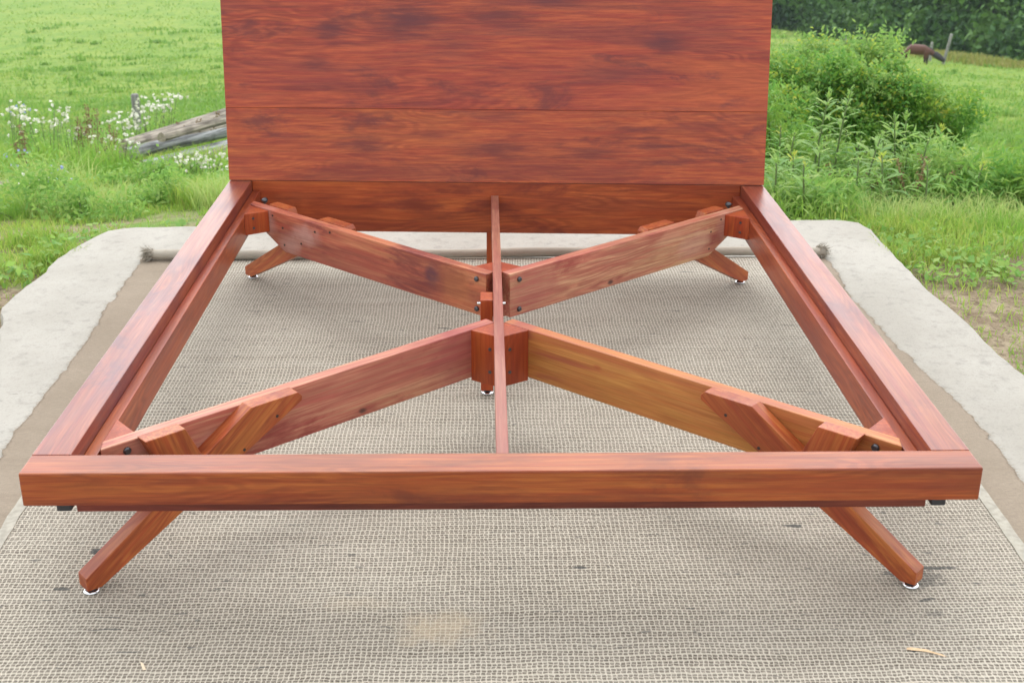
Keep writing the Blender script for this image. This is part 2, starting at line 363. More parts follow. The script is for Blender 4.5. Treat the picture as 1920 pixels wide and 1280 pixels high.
M['treeleaf2'] = leafmat('woodland_leaves_light', [(.09, .19, .06), (.18, .30, .07), (.32, .38, .12)], .3, big=.5, bigcol=(.05, .11, .035))
M['stem'] = plain('green_stem', (.14, .20, .07), .7)
M['brownstalk'] = leafmat('dry_seed_heads', [(.16, .09, .05), (.26, .16, .08), (.20, .17, .08)], .1)
M['petal'] = leafmat('white_petals', [(.72, .70, .60), (.80, .79, .72), (.62, .64, .50)], .2)
M['petalblue'] = leafmat('blue_petals', [(.30, .38, .62), (.42, .48, .70)], .2)
def bark(name, a, b, sc=(2, 30, 30)):
    t = NT(name); P = t.n('TexCoord').outputs['Object']
    n = t.noise(t.mapping(P, sc), 1, 5, .65, .4); n2 = t.noise(P, 5, 4)
    c = t.mix(t.mapr(n, .35, .65), a, b); c = t.mix(t.mapr(n2, .5, .7, 0, .5), c, tuple(x*.6 for x in a))
    t.l(c, t.b.inputs['Base Color']); t.b.inputs['Roughness'].default_value = .95; t.bump(n, .6, .02); return t.m
M['log'] = bark('weathered_log', (.10, .085, .065), (.40, .355, .29), (1.5, 45, 45))
M['log2'] = bark('grey_log', (.07, .075, .075), (.38, .40, .40), (1.5, 45, 45))
M['bark'] = bark('tree_bark', (.05, .04, .03), (.12, .10, .08), (12, 12, 2))
M['post'] = bark('weathered_post', (.16, .16, .15), (.34, .34, .32), (30, 30, 2))

# ------------------------------------------------------------------ terrain
DP = np.array([0, 4.45, 5, 6.5, 9, 13, 20, 35, 60, 80, 100, 150, 250, 400, 700])
ZP = np.array([-.055, -.055, -.10, -.36, -.83, -1.59, -2.87, -5.37, -8.75, -11.3, -13.3, -17.4, -23, -28, -30])
def zt(x, y):
    x = np.asarray(x, float); y = np.asarray(y, float)
    dx = x-CAM[0]; dy = y-CAM[1]; d = np.hypot(dx, dy); az = np.arctan2(dx, dy)
    z = np.interp(d, DP, ZP)
    k = np.clip((az-.10)/.10, 0, 1); k = k*k*(3-2*k); k = k*np.clip((1.4-az)/.3, 0, 1)
    dc = np.interp(az, [.15, .221, .30, .398, .7], [118, 112, 88, 76, 70])
    z = z - k*np.maximum(0, d-dc)*.13*np.clip((300-d)/150, 0, 1)
    m = np.clip((d-4.6)/3, 0, 1)
    z = z + m*(.035*np.sin(x*2.1+y*.7)+.03*np.sin(y*2.9-x*1.3+1) + .05*np.clip(d/30, 0, 3)*np.sin(x*.33+y*.41))
    return z
rings = np.concatenate([[0.01], np.linspace(.5, 5, 12), np.geomspace(5.2, 330, 110)])
NA = 240
ang = np.linspace(0, 2*np.pi, NA, endpoint=False)
V = []
for r_ in rings:
    x = CAM[0]+r_*np.sin(ang); y = CAM[1]+r_*np.cos(ang); V.append(np.stack([x, y, zt(x, y)], 1))
V = np.concatenate(V); T = []
i = np.arange(NA); j = (i+1) % NA
for k in range(len(rings)-1): T.append(np.stack([k*NA+i, (k+1)*NA+i, (k+1)*NA+j, k*NA+j], 1))
g = fastmesh('ground', V, np.concatenate(T)[:, ::-1], M['ground']); g.data.shade_smooth(); tag(g, kind='structure')

def bearing(u): return math.atan((u-960)/2380.6)+.022
def pt(u, d, h=0.0):
    a = bearing(u); x = CAM[0]+d*math.sin(a); y = CAM[1]+d*math.cos(a)
    return Vector((x, y, float(zt(x, y))+h))

# ------------------------------------------------------------------ slab
def edge(points, n, amp, seed):
    """resample a polyline and roughen it"""
    rs = np.random.default_rng(seed); P = np.array(points, float)
    L = np.concatenate([[0], np.cumsum(np.hypot(*np.diff(P, axis=0).T))]); s = np.linspace(0, L[-1], n)
    x = np.interp(s, L, P[:, 0]); y = np.interp(s, L, P[:, 1])
    kk = np.ones(3)/3
    ox = np.convolve(rs.normal(0, amp, n), kk, 'same'); oy = np.convolve(rs.normal(0, amp, n), kk, 'same')
    return [(a+b, c+d_) for a, b, c, d_ in zip(x, ox, y, oy)]
slab_pts = edge([(-1.60, -3.2), (-1.52, .2), (-1.45, .9), (-1.43, 1.25), (-1.40, 1.37), (-1.43, 1.43), (-1.435, 1.52), (-1.485, 1.60), (-1.478, 1.82), (-1.468, 2.0), (-1.442, 2.21), (-1.41, 2.34), (-1.37, 2.42), (-1.30, 2.455), (-.44, 2.481), (1.28, 2.535), (1.335, 2.50), (1.35, 2.40),
                 (1.358, 2.2), (1.352, 2.0), (1.36, 1.8), (1.375, 1.45), (1.392, 1.10), (1.40, .9), (1.46, .3), (1.6, -3.2)], 300, .007, 3)
n = len(slab_pts)
bm = bmesh.new()
top = [bm.verts.new((x, y, -.008)) for x, y in slab_pts]
cx_ = sum(p[0] for p in slab_pts)/n; 
mid = [bm.verts.new((x+(.006 if x < 0 else -.006)*-1, y+.004, -.020)) for x, y in slab_pts]
bot = [bm.verts.new((x+(-.012 if x < 0 else .012), y+.006, -.16)) for x, y in slab_pts]
bm.faces.new(top)
for k in range(n):
    j2 = (k+1) % n
    bm.faces.new((top[k], mid[k], mid[j2], top[j2])); bm.faces.new((mid[k], bot[k], bot[j2], mid[j2]))
bmesh.ops.recalc_face_normals(bm, faces=bm.faces)
me = bpy.data.meshes.new('concrete_slab'); bm.to_mesh(me); bm.free()
o = linkmesh('concrete_slab', me, M['concrete']); tag(o, kind='structure')

# ------------------------------------------------------------------ burlap sheet, woven rug, roll
def sheet(name, left, right, z, th, mat, parent=None, ny=90, wav=.0015):
    """strip between two edge polylines given as x(y); a thin solid"""
    ys = np.linspace(left[0][1], left[-1][1], len(left)); V = []; n_ = len(left); nx = 26
    for k in range(n_):
        for q in range(nx):
            f = q/(nx-1); x = left[k][0]*(1-f)+right[k][0]*f; y = left[k][1]
            V.append((x, y, z+wav*math.sin(x*6+y*3)*math.sin(y*4.3+1)*.5+wav*.5))
    nt_ = len(V)
    V += [(a, b, z-th) for a, b, c in V]
    F = []
    for k in range(n_-1):
        for q in range(nx-1):
            a = k*nx+q; F.append((a, a+1, a+nx+1, a+nx)); F.append((a+nt_, a+nx+nt_, a+nx+1+nt_, a+1+nt_))
        a = k*nx; F.append((a, a+nx, a+nx+nt_, a+nt_)); a = k*nx+nx-1; F.append((a, a+nt_, a+nx+nt_, a+nx))
    for q in range(nx-1):
        F.append((q, q+nt_, q+1+nt_, q+1)); a = (n_-1)*nx+q; F.append((a, a+1, a+1+nt_, a+nt_))
    return pmesh(name, V, F, mat, parent)
ys = np.linspace(-1.6, 2.085, 260)
rs = np.random.default_rng(11)
def ragged(xs, ys_, amp):
    a = rs.normal(0, amp, len(ys_)); a = np.convolve(a, np.ones(2)/2, 'same'); b = np.convolve(rs.normal(0, amp*5, len(ys_)), np.ones(18)/18, 'same')
    return [(x+p+q, y) for x, p, q, y in zip(xs, a, b, ys_)]
jl = ragged(np.interp(ys, [-1.6, 0, .63, 1.1, 1.7, 2.08], [-1.12, -1.14, -1.146, -1.15, -1.165, -1.183]), ys, .0045)
jr = ragged(np.interp(ys, [-1.6, 0, .58, 1.15, 1.7, 2.08], [1.2, 1.18, 1.163, 1.135, 1.10, 1.115]), ys, .0045)
jute = empty('burlap_sheet', (0, 0, 0)); tag(jute, 'tan burlap sheet with frayed edges showing both sides of the woven rug', 'burlap')
sheet('cloth', jl, jr, -.0045, .002, M['burlap'], jute)
# frayed threads along both edges
FV = []; FT = []
for side, ed in ((-1, jl), (1, jr)):
    for (x, y) in ed:
        for q in range(3):
            yy = y+rs.uniform(-.007, .007); L_ = rs.uniform(.004, .022); a = rs.normal(0, .5); w = .0009
            p = np.array([x-side*.004, yy, -.0032]); d_ = np.array([side*math.cos(a), math.sin(a), 0]); nrm = np.array([-d_[1], d_[0], 0])*w
            b = len(FV); FV += [p-nrm, p+nrm, p+d_*L_+np.array([0, 0, rs.uniform(-.002, .003)])]; FT.append((b, b+1, b+2))
fr = fastmesh('frayed_threads', np.array(FV), np.array(FT), M['burlap'], jute); fr['kind'] = 'stuff'

rug = empty('woven_rug', (0, 0, 0)); tag(rug, 'coarse woven grey beige rug rolled up at its far end under the bed frame', 'rug')
ys2 = np.linspace(-1.6, 2.06, 160)
wl = ragged(np.interp(ys2, [-1.6, 0.2, .37, 2.06], [-.985, -.999, -1.007, -1.03]), ys2, .001)
wr = ragged(np.interp(ys2, [-1.6, .17, .42, 2.06], [1.00, 1.026, 1.032, 1.06]), ys2, .001)
sheet('woven_field', wl, wr, .0005, .003, M['weave'], rug)
for ed, s_, nm in ((wl, 1, 'edge_tape'), (wr, -1, 'edge_tape')):
    a = [(x-s_*.022, y) for x, y in ed]; b = [(x+s_*.003, y) for x, y in ed]
    if s_ < 0: a, b = b, a
    sheet(nm, a, b, .0030, .004, M['hem'], rug, wav=.0008)
# roll
def rollmesh():
    vs = []; fs = []; N_ = 60; seg = 20
    for k in range(N_):
        f = k/(N_-1); x = -1.16+2.27*f; yb = 2.075+.045*0+ .01*math.sin(x*2.2)+.004*math.sin(x*9)
        r = .0150+.0012*math.sin(x*5.1)+.0008*math.sin(x*17)
        for s_ in range(seg):
            a = 2*math.pi*s_/seg; vs.append((x, yb+r*1.2*math.cos(a), .0160+r*math.sin(a)))
    for k in range(N_-1):
        for s_ in range(seg):
            t_ = (s_+1) % seg; fs.append((k*seg+s_, k*seg+t_, (k+1)*seg+t_, (k+1)*seg+s_))
    fs.append(tuple(range(seg))); fs.append(tuple((N_-1)*seg+s_ for s_ in range(seg))[::-1])
    return vs, fs
def rollmat():
    t = NT('rug_backing'); P = t.n('TexCoord').outputs['Object']
    n1 = t.noise(P, 6, 5); n2 = t.noise(t.mapping(P, (40, 300, 300)), 1, 3)
    c = t.mix(t.mapr(n1, .3, .7), (.31, .285, .235), (.38, .35, .29)); c = t.mix(t.mapr(n2, .35, .6, .3, 0), c, (.28, .23, .17))
    t.l(c, t.b.inputs['Base Color']); t.b.inputs['Roughness'].default_value = .95; t.bump(n2, .4, .002); return t.m
M['roll'] = rollmat()
vs, fs = rollmesh(); pmesh('rolled_end', vs, fs, M['roll'], rug, True)
FV = []; FT = []
for side, x0, yb in ((-1, -1.16, 2.065), (1, 1.11, 2.083)):
    for q in range(420):
        a = rs.uniform(0, 6.28); r = .017*math.sqrt(rs.uniform(.05, 1)); p = np.array([x0-side*rs.uniform(0, .03), yb+r*math.cos(a), .017+r*math.sin(a)])
        d_ = np.array([side*rs.uniform(.2, 1), rs.normal(0, .5), rs.normal(-.1, .5)]); d_ /= np.linalg.norm(d_); L_ = rs.uniform(.012, .045)
        nn_ = np.cross(d_, rs.normal(0, 1, 3)); nn_ = nn_/np.linalg.norm(nn_)*.0012
        b = len(FV); FV += [p-nn_, p+nn_, p+d_*L_]; FT.append((b, b+1, b+2))
fr = fastmesh('frayed_end', np.array(FV), np.array(FT), M['roll'], rug); fr['kind'] = 'stuff'

# wood splinter and chip lying on the rug
sp = pmesh('wood_splinter', [(.702+(x_-.735)*.5, y_+.012, .003+(z_-.003)*.6) for x_, y_, z_ in [(.735, -.143, .003), (.80, -.150, .004), (.862, -.165, .003), (.80, -.143, .004), (.74, -.137, .003), (.80, -.147, .009), (.75, -.140, .008), (.85, -.160, .006)]],
           [(0, 1, 5, 6), (1, 2, 7, 5), (3, 4, 6, 5), (3, 5, 7, 2), (4, 0, 6), (0, 4, 3, 2, 1)], plain('pale_wood', (.72, .52, .32), .8))
tag(sp, 'thin pale wood splinter lying on the woven rug at lower right', 'splinter')
ch = pmesh('wood_chip', [(-.628, -.145, .003), (-.620, -.152, .003), (-.612, -.168, .003), (-.617, -.170, .003), (-.620, -.156, .008), (-.616, -.163, .006)],
           [(0, 1, 4), (1, 2, 5, 4), (2, 3, 5), (3, 0, 4, 5), (0, 3, 2, 1)], plain('pale_chip', (.75, .62, .45), .8))
tag(ch, 'tiny pale wood chip on the woven rug at lower left', 'wood chip')

# ------------------------------------------------------------------ bed frame
YC, SL, CC, TH = .9584, .88607, .17121, .030
HY = math.hypot(1, SL)
L_, H_ = 1.9398, .2903
bed = empty('bed_frame', (0, 0, 0)); tag(bed, 'reddish hardwood platform bed frame with tall plank headboard and X bracing', 'bed frame')
box('front_rail', -.845, .845, 0, .0700, .226, H_, M['rail'], bed, (1, 0, 0), .0032)
for s_ in (-1, 1):
    a, b = sorted((s_*.845, s_*.775))
    box('side_rail', a, b, .0708, L_+.038, .226, H_, M['rail3' if s_ < 0 else 'rail2'], bed, (0, 1, 0), .0022)
    a, b = sorted((s_*.7747, s_*.750))
    box('side_ledger', a, b, .0960, L_-.001, .185, .2575, M['ledger'], bed, (0, 1, 0), .0022)
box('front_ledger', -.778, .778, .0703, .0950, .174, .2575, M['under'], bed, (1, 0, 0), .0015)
# headboard: leaning boards above, upright skirt between the rails
LEAN = .15
hd = empty('headboard', (0, 0, 0)); hd.parent = bed
def hboard(name, z0, z1, mat, x0=-.846, x1=.846, th=.042):
    vs = []
    for z in (z0, z1):
        yo = L_+LEAN*(z-.292)
        vs += [Vector((x0, yo, z)), Vector((x1, yo, z)), Vector((x1, yo+th, z)), Vector((x0, yo+th, z))]
    fs = [(0, 1, 2, 3), (4, 5, 6, 7), (0, 1, 5, 4), (1, 2, 6, 5), (2, 3, 7, 6), (3, 0, 4, 7)]
    return solid(name, vs, fs, mat, hd, (1, 0, 0), .0014)
hboard('board', .2925, .5165, M['hb2']); hboard('board', .5172, .93, M['hb1'])
box('board', -.7742, .7742, L_+.003, L_+.034, .126, .2905, M['hb3'], hd, (1, 0, 0), .0014)

def px(x, back, off, side):
    """point on a cross arm: |x| = x, off>0 towards the centre of the bed, from the block-side face"""
    y = (YC+CC+SL*x - off*HY) if back else (YC-CC-SL*x + off*HY)
    return (side*x, y)
AZ = .269; AB = .150
# material of each arm
amat = {(-1, 0): 'pink', (1, 0): 'honey', (-1, 1): 'rosy2', (1, 1): 'pink'}
def platepart(name, poly, back, side, o0, o1, mat, parent, grain=(0, 0, 0), bevel=.0018):
    """plate standing in the plane of a cross arm; poly = (|x|, z) outline"""
    n_ = len(poly); vs = []
    for off in (o0, o1):
        sh = 0
        for (x, z) in poly:
            p = px(x+(off-o0)*SL/HY, back, off, side); vs.append(Vector((p[0], p[1], z)))
    fs = [tuple(range(n_)), tuple(range(n_, 2*n_))[::-1]] + [(i, (i+1) % n_, (i+1) % n_+n_, i+n_) for i in range(n_)]
    return solid(name, vs, fs, mat, parent, grain, bevel)
for (side, back) in ((-1, 0), (1, 0), (-1, 1), (1, 1)):
    out = Vector((side, SL if back else -SL, 0)).normalized()     # direction along the arm, outwards
    nrm = Vector((-side*SL, 1 if back else -1, 0)).normalized()   # towards the hub block side
    def P(x, off, z): p = px(x, back, off, side); return Vector((p[0], p[1], z))
    # arm: square-cut ends; lower outer corner cut away
    i_b = .011; i_c = .031; e_b = .742; e_c = .748
    prof_b = [(i_b, AB), (.615, AB), (.705, .215), (e_b, .215), (e_b, AZ), (i_b, AZ)]
    prof_c = [(i_c, AB), (.635, AB), (.715, .205), (e_c, .215), (e_c, AZ), (i_c, AZ)]
    vs = [P(x, 0, z) for x, z in prof_b] + [P(x, TH, z) for x, z in prof_c]; n_ = 6
    fs = [tuple(range(n_)), tuple(range(n_, 2*n_))[::-1]] + [(i, (i+1) % n_, (i+1) % n_+n_, i+n_) for i in range(n_)]
    arm = solid('cross_arm', vs, fs, M[amat[(side, back)]], bed, out, .0022)
    # leg
    leg = platepart('leg', [(.405, .262), (.412, .2725), (.494, .2725), (.7735, .040), (.7735, .013), (.752, .012), (.406, .252)][::1], back, side, -.0352, -.0004, M['orange'], bed, out*.8+Vector((0, 0, -.6)), .0016)
    pf = P(.7735, -.0205, 0)
    pf = warp(pf)
    foot = empty('levelling_foot', (0, 0, 0)); foot.parent = leg
    foot.matrix_parent_inverse = leg.matrix_basis.inverted()
    z0 = .0018
    cyl('disc', pf+Vector((0, 0, z0)), pf+Vector((0, 0, z0+.006)), .015, M['chrome'], foot, 24, prof=[(0, .0145), (.25, .0155), (.6, .0150), (1, .011)])
    cyl('stem', pf+Vector((0, 0, z0+.006)), pf+Vector((0, 0, z0+.020)), .009, M['rubber'], foot, 16, prof=[(0, .0105), (.6, .0095), (1, .0085)])
    # short brace that meets the leg
    br = platepart('brace', [(.6025, .2735), (.665, .2735), (.6285, .1625), (.5785, .2035)], back, side, -.0345, -.0006, M['orange'], bed, Vector((-out.x*.3, -out.y*.3, -1)), .0022)
    # screws in leg and brace
    for (x, z) in ((.452, .236), (.512, .188), (.438, .252), (.615, .205)):
        if x == .438: continue
        par = leg if x < .6 else br
        c0 = warp(P(x, -.0345, z)); s1 = cyl('screw', c0, c0+nrm*.0012, .0034, M['hole'], par, 10); s1.matrix_parent_inverse = par.matrix_basis.inverted()
    # screws on the centre side
    if back:
        for (x, z) in ((.670, .254), (.637, .224), (.528, .243), (.479, .255), (.634, .172), (.576, .193)):
            c0 = warp(P(x, TH, z)); s1 = cyl('screw', c0-nrm*-.0002, c0-nrm*.0010, .0033, M['hole'], arm, 10); s1.matrix_parent_inverse = arm.matrix_basis.inverted()
        for z in (.249, .167):
            c0 = warp(P(.055, TH, z)); s1 = cyl('bolt_head', c0, c0-nrm*.006, .0085, M['black'], arm, 18, prof=[(0, .0072), (.5, .0070), (1, .0045)]); s1.matrix_parent_inverse = arm.matrix_basis.inverted()
    else:
        c0 = warp(P(.704, 0, .250)); s1 = cyl('bolt_head', c0, c0+nrm*.006, .0085, M['black'], arm, 18, prof=[(0, .0080), (.5, .0077), (1, .0050)]); s1.matrix_parent_inverse = arm.matrix_basis.inverted()
        c0 = warp(P(.704, 0, .195)); 
    # bolt through the end of the arm
    c0 = warp(P(.7395, -.012 if back else .0, .250))
    if back:
        cc0 = Vector((side*.718, warp((side*.718, 1.800, 0)).y, .262)); s1 = cyl('bolt_head', cc0, cc0+Vector((-side*.012, .008, .0085)), .010, M['black'], bed, 18, prof=[(0, .009), (.6, .0085), (1, .006)])
    else:
        cc0 = warp((side*.7345, .1535, .249)); s1 = cyl('bolt_head', cc0, cc0+Vector((-side*.004, -.010, 0)), .011, M['black'], bed, 18, prof=[(0, .0115), (.6, .011), (1, .007)])
    # corner block between ledger and arm
    if back: plan = [(side*.7497, 1.652), px(.683, 1, TH+.0004, side), (side*.7497, px(.7497, 1, TH+.0004, side)[1])]
    else: plan = [(side*.7497, .268), px(.699, 0, TH+.0004, side), (side*.7497, px(.7497, 0, TH+.0004, side)[1])]
    cb = prism('corner_block', plan, .200, .2655, M['block'], bed, (0, 0, 1), .0018)
    if back:
        a = Vector((*plan[0], 0)); b = Vector((*plan[1], 0)); d_ = (b-a).normalized(); nn_ = Vector((d_.y, -d_.x, 0))*(1 if side < 0 else -1)
        if nn_.y > 0: nn_ = -nn_
        for z in (.249, .219):
            c0 = warp(a+(b-a)*.36+Vector((0, 0, z))); s1 = cyl('screw', c0, c0+nn_*.0012, .0040, M['black'], cb, 10); s1.matrix_parent_inverse = cb.matrix_basis.inverted()
# hub blocks (grain upright)
yf0 = YC-CC; yb0 = YC+CC
hf = prism('hub_block', [(0, .685), (.0662, yf0-SL*.0662-.0005), (0, yf0-.0005), (-.0662, yf0-SL*.0662-.0005)], .143, .2685, M['block'], bed, (0, 0, 1), .0018)
hb = prism('hub_block', [(0, 1.228), (-.0622, yb0+SL*.0622+.0005), (0, yb0+.0005), (.0622, yb0+SL*.0622+.0005)], .143, .2685, M['block'], bed, (0, 0, 1), .0018)
for s_ in (-1, 1):
    a = Vector((0, .685, 0)); b = Vector((s_*.0662, yf0-SL*.0662, 0)); d_ = (b-a).normalized(); nn_ = Vector((d_.y*s_, -d_.x*s_, 0))
    if nn_.y > 0: nn_ = -nn_
    for z in (.232, .176):
        c0 = warp(a+(b-a)*.34+Vector((0, 0, z))); s1 = cyl('screw', c0, c0+nn_*.0014, .0042, M['black'], hf, 12); s1.matrix_parent_inverse = hf.matrix_basis.inverted()
# centre rail, front to headboard, on edge
prf = [(.0955, .205), (.0955, .2725), (1.235, .2715), (L_+.003, .2500), (L_+.003, .205)]
vs = [Vector((xx, yy, zz)) for xx in (-.0135, .0095) for yy, zz in prf]
solid('centre_rail', vs, [(0, 1, 2, 3, 4), (9, 8, 7, 6, 5)] + [(i_, (i_+1) % 5, (i_+1) % 5+5, i_+5) for i_ in range(5)], M['centre'], bed, (0, 1, 0), .0018)
# centre post with its foot, bolted beside the centre rail
cpost = box('centre_post', -.0450, -.0142, .938, .998, .022, .264, M['block'], bed, (0, 0, 1), .0018)
cf = empty('levelling_foot', (0, 0, 0)); cf.parent = cpost; cf.matrix_parent_inverse = cpost.matrix_basis.inverted()
pf = Vector((-.0285, .972, .0018))
cyl('disc', pf, pf+Vector((0, 0, .006)), .015, M['chrome'], cf, 24, prof=[(0, .0155), (.25, .0165), (.6, .016), (1, .011)])
cyl('stem', pf+Vector((0, 0, .006)), pf+Vector((0, 0, .022)), .009, M['rubber'], cf, 16)
b_ = cyl('bolt_end', (-.0530, .955, .250), (.0170, .955, .250), .0032, M['chrome'], cpost, 12); b_.matrix_parent_inverse = cpost.matrix_basis.inverted()
# rear support post behind the skirt
box('rear_post', -.0285, .006, L_+.036, L_+.070, .0018, .29, M['block'], bed, (0, 0, 1), .0015)
# plastic pads under the rail corners
for s_ in (-1, 1):
    box('corner_pad', min(s_*.770, s_*.796), max(s_*.770, s_*.796), .022, .055, .2025, .2265, M['rubber'], bed, bevel=.003)
    box('corner_bracket', min(s_*.70, s_*.735), max(s_*.70, s_*.735), .0600, .0700, .2050, .2265, M['rubber'], bed, bevel=.001)

# ------------------------------------------------------------------ vegetation builders
def unit(v): return v/np.maximum(1e-9, np.linalg.norm(v, axis=1, keepdims=True))
def blades(name, base, h, w, lean, mat, parent=None, droop=.35):
    """base (n,3); each blade = 3 triangles"""
    n_ = len(base); a = RNG.uniform(0, 2*np.pi, n_); d_ = np.stack([np.cos(a), np.sin(a), np.zeros(n_)], 1)
    b = RNG.uniform(0, 2*np.pi, n_); s_ = np.stack([np.cos(b), np.sin(b), np.zeros(n_)], 1)*w[:, None]*.5
    up = np.array([0, 0, 1.])
    ln = lean*RNG.uniform(.3, 1.2, n_)
    midp = base + (up*.6 + d_*(ln*.35)[:, None])*h[:, None]
    tip = base + (up*(1-droop*np.clip(ln, 0, 1.5))[:, None] + d_*ln[:, None])*h[:, None]
    V_ = np.stack([base-s_, base+s_, midp-s_*.8, midp+s_*.8, tip], 1).reshape(-1, 3)
    k = np.arange(n_)[:, None]*5
    T_ = np.concatenate([k+np.array([0, 1, 3]), k+np.array([0, 3, 2]), k+np.array([2, 3, 4])], 1).reshape(-1, 3)
    return fastmesh(name, V_, T_, mat, parent)
def leaves(name, c, L, w, mat, parent=None, upbias=.5, dirs=None):
    """rhombic leaves, 2 triangles each, lightly folded"""
    n_ = len(c)
    nrm = unit(RNG.normal(0, 1, (n_, 3))+np.array([0, -.25, upbias])*1.2)
    d_ = unit(np.cross(nrm, RNG.normal(0, 1, (n_, 3)))) if dirs is None else dirs
    s_ = np.cross(nrm, d_); s_ = unit(s_)
    V_ = np.stack([c-d_*L[:, None]*.5, c+s_*w[:, None]*.5+nrm*w[:, None]*.12, c+d_*L[:, None]*.5, c-s_*w[:, None]*.5+nrm*w[:, None]*.12], 1).reshape(-1, 3)
    k = np.arange(n_)[:, None]*4
    T_ = np.concatenate([k+np.array([0, 1, 2]), k+np.array([0, 2, 3])], 1).reshape(-1, 3)
    return fastmesh(name, V_, T_, mat, parent)
def blobpts(n_, blobs, shell=.55):
    """points in lumpy shells; blobs = (center3, radius3)"""
    vol = np.array([b[1][0]*b[1][1]+b[1][2]*b[1][0] for b in blobs]); pr = vol/vol.sum(); idx = RNG.choice(len(blobs), n_, p=pr)
    C = np.array([b[0] for b in blobs])[idx]; R_ = np.array([b[1] for b in blobs])[idx]
    d_ = unit(RNG.normal(0, 1, (n_, 3))); r = RNG.uniform(0, 1, n_)**(shell)
    return C + d_*R_*r[:, None]
def clumpy(pts, k, spread, per):
    """scatter leaf sprays: 'per' leaves about every one of pts"""
    c = np.repeat(pts, per, axis=0); return c+RNG.normal(0, 1, c.shape)*spread
def tubes(name, paths, mat, parent=None, seg=5):
    V_ = []; F_ = []
    for path in paths:
        b0 = len(V_)
        for k, (p, r) in enumerate(path):
            p = Vector(p); q = Vector(path[min(k+1, len(path)-1)][0]); o_ = Vector(path[max(k-1, 0)][0]); ax = (q-o_)
            ax = ax.normalized() if ax.length > 1e-6 else Vector((0, 0, 1)); rot = ax.to_track_quat('Z', 'Y')
            for i_ in range(seg):
                a = 2*math.pi*i_/seg; V_.append(p+rot @ Vector((r*math.cos(a), r*math.sin(a), 0)))
        for k in range(len(path)-1):
            for i_ in range(seg):
                j_ = (i_+1) % seg; F_.append((b0+k*seg+i_, b0+k*seg+j_, b0+(k+1)*seg+j_, b0+(k+1)*seg+i_))
        F_.append(tuple(b0+(len(path)-1)*seg+i_ for i_ in range(seg)))
    return pmesh(name, V_, F_, mat, parent, True)

# ---- short grass: verge and pasture, finer close to the slab
def scatter(n_, d0, d1, a0, a1):
    t_ = RNG.uniform(0, 1, n_); d_ = 1/(1/d0*(1-t_)+1/d1*t_); a = RNG.uniform(a0, a1, n_)
    x = CAM[0]+d_*np.sin(a); y = CAM[1]+d_*np.cos(a); return x, y, d_, a
from math import sin, cos
SP = np.array(slab_pts)
def on_slab(x, y, m=.0):
    xl = np.interp(y, [-3.2, .2, 1.3, 1.37, 1.5, 1.6, 2.0, 2.21, 2.42], [-1.60, -1.52, -1.43, -1.405, -1.44, -1.485, -1.468, -1.442, -1.37])
    xr = np.interp(y, [-3.2, .3, .9, 1.45, 2.0, 2.4, 2.5], [1.6, 1.46, 1.40, 1.375, 1.352, 1.35, 1.335])
    return (x > xl-m) & (x < xr+m) & (y < 2.49+m)
def vn(x, y, s, ph=0):
    """cheap smooth value field"""
    return (np.sin(x*s*1.7+ph)+np.sin(y*s*2.1+ph*1.7)+np.sin((x+y)*s*1.1+2*ph)+np.sin((x*1.3-y*.9)*s*2.3+ph*.6))/4
x, y, d_, a = scatter(330000, 3.0, 13, -.62, .62)
bare = (vn(x, y, 2.3, .5)+vn(x, y, 6.1, 2)*.6 > .0) & (y < 3.2)
bare |= (y < 1.95+.25*vn(x, y, 3, 1)) & (RNG.uniform(0, 1, len(x)) < .93)
for (x_, y_, w_, h_) in ((-1.80, 2.50, .42, .12), (-1.72, 1.72, .34, .28), (-1.9, 2.0, .2, .1), (1.78, 1.72, .32, .22), (1.95, 2.15, .25, .10), (1.62, 1.95, .15, .08), (-2.2, 3.1, .3, .1)):
    bare |= (np.hypot((x-x_)/w_, (y-y_)/h_)+.5*vn(x, y, 9, 2) < 1.0)
keep = ~on_slab(x, y, .004) & ~(bare & (RNG.uniform(0, 1, len(x)) < .9))
x, y, d_ = x[keep], y[keep], d_[keep]
base = np.stack([x, y, zt(x, y)-.003], 1)
h = (.035+.05*RNG.uniform(0, 1, len(x))**2)*(1+.7*np.clip(vn(x, y, 1.9, 3), -.5, 1))*(1+.10*(d_-3))
edgy = np.clip((y-2.5)/1.2, .35, 1); h = h*(.5+.5*edgy)
o = blades('short_grass', base, h, np.maximum(.0030, d_*.00062), np.full(len(x), .9), M['grass']); tag(o, 'short mixed grass growing around the concrete slab', 'grass', kind='stuff')
x, y, d_, a = scatter(260000, 12, 170, -.55, .62)
base = np.stack([x, y, zt(x, y)-.01], 1)
h = (.05+.0016*d_)*RNG.uniform(.4, 1.3, len(x))*(1+.5*vn(x, y, .5, 1))
o = blades('pasture_grass', base, h, d_*.0009, np.full(len(x), 1.7), M['pasture'], droop=.5); tag(o, 'grazed pasture grass sloping away behind the headboard', 'grass', kind='stuff')

x, y, d_, a = scatter(2600, 11, 120, -.5, .55)
n_ = 26; cs = RNG.uniform(.05, .28, len(x))*(1+d_/90)
bx = np.repeat(x, n_)+RNG.normal(0, 1, len(x)*n_)*np.repeat(cs, n_)*1.6; by = np.repeat(y, n_)+RNG.normal(0, 1, len(x)*n_)*np.repeat(cs, n_)*.7
dd_ = np.repeat(d_, n_); base = np.stack([bx, by, zt(bx, by)-.01], 1)
o = blades('pasture_clumps', base, (.09+.0026*dd_)*RNG.uniform(.5, 1.3, len(bx)), dd_*.0011, np.full(len(bx), 1.0), leafmat('clump_blades', [(.10, .25, .06), (.15, .32, .08), (.22, .38, .10)], .35)); tag(o, 'darker ungrazed clumps of grass dotted over the pasture', 'grass', kind='stuff')
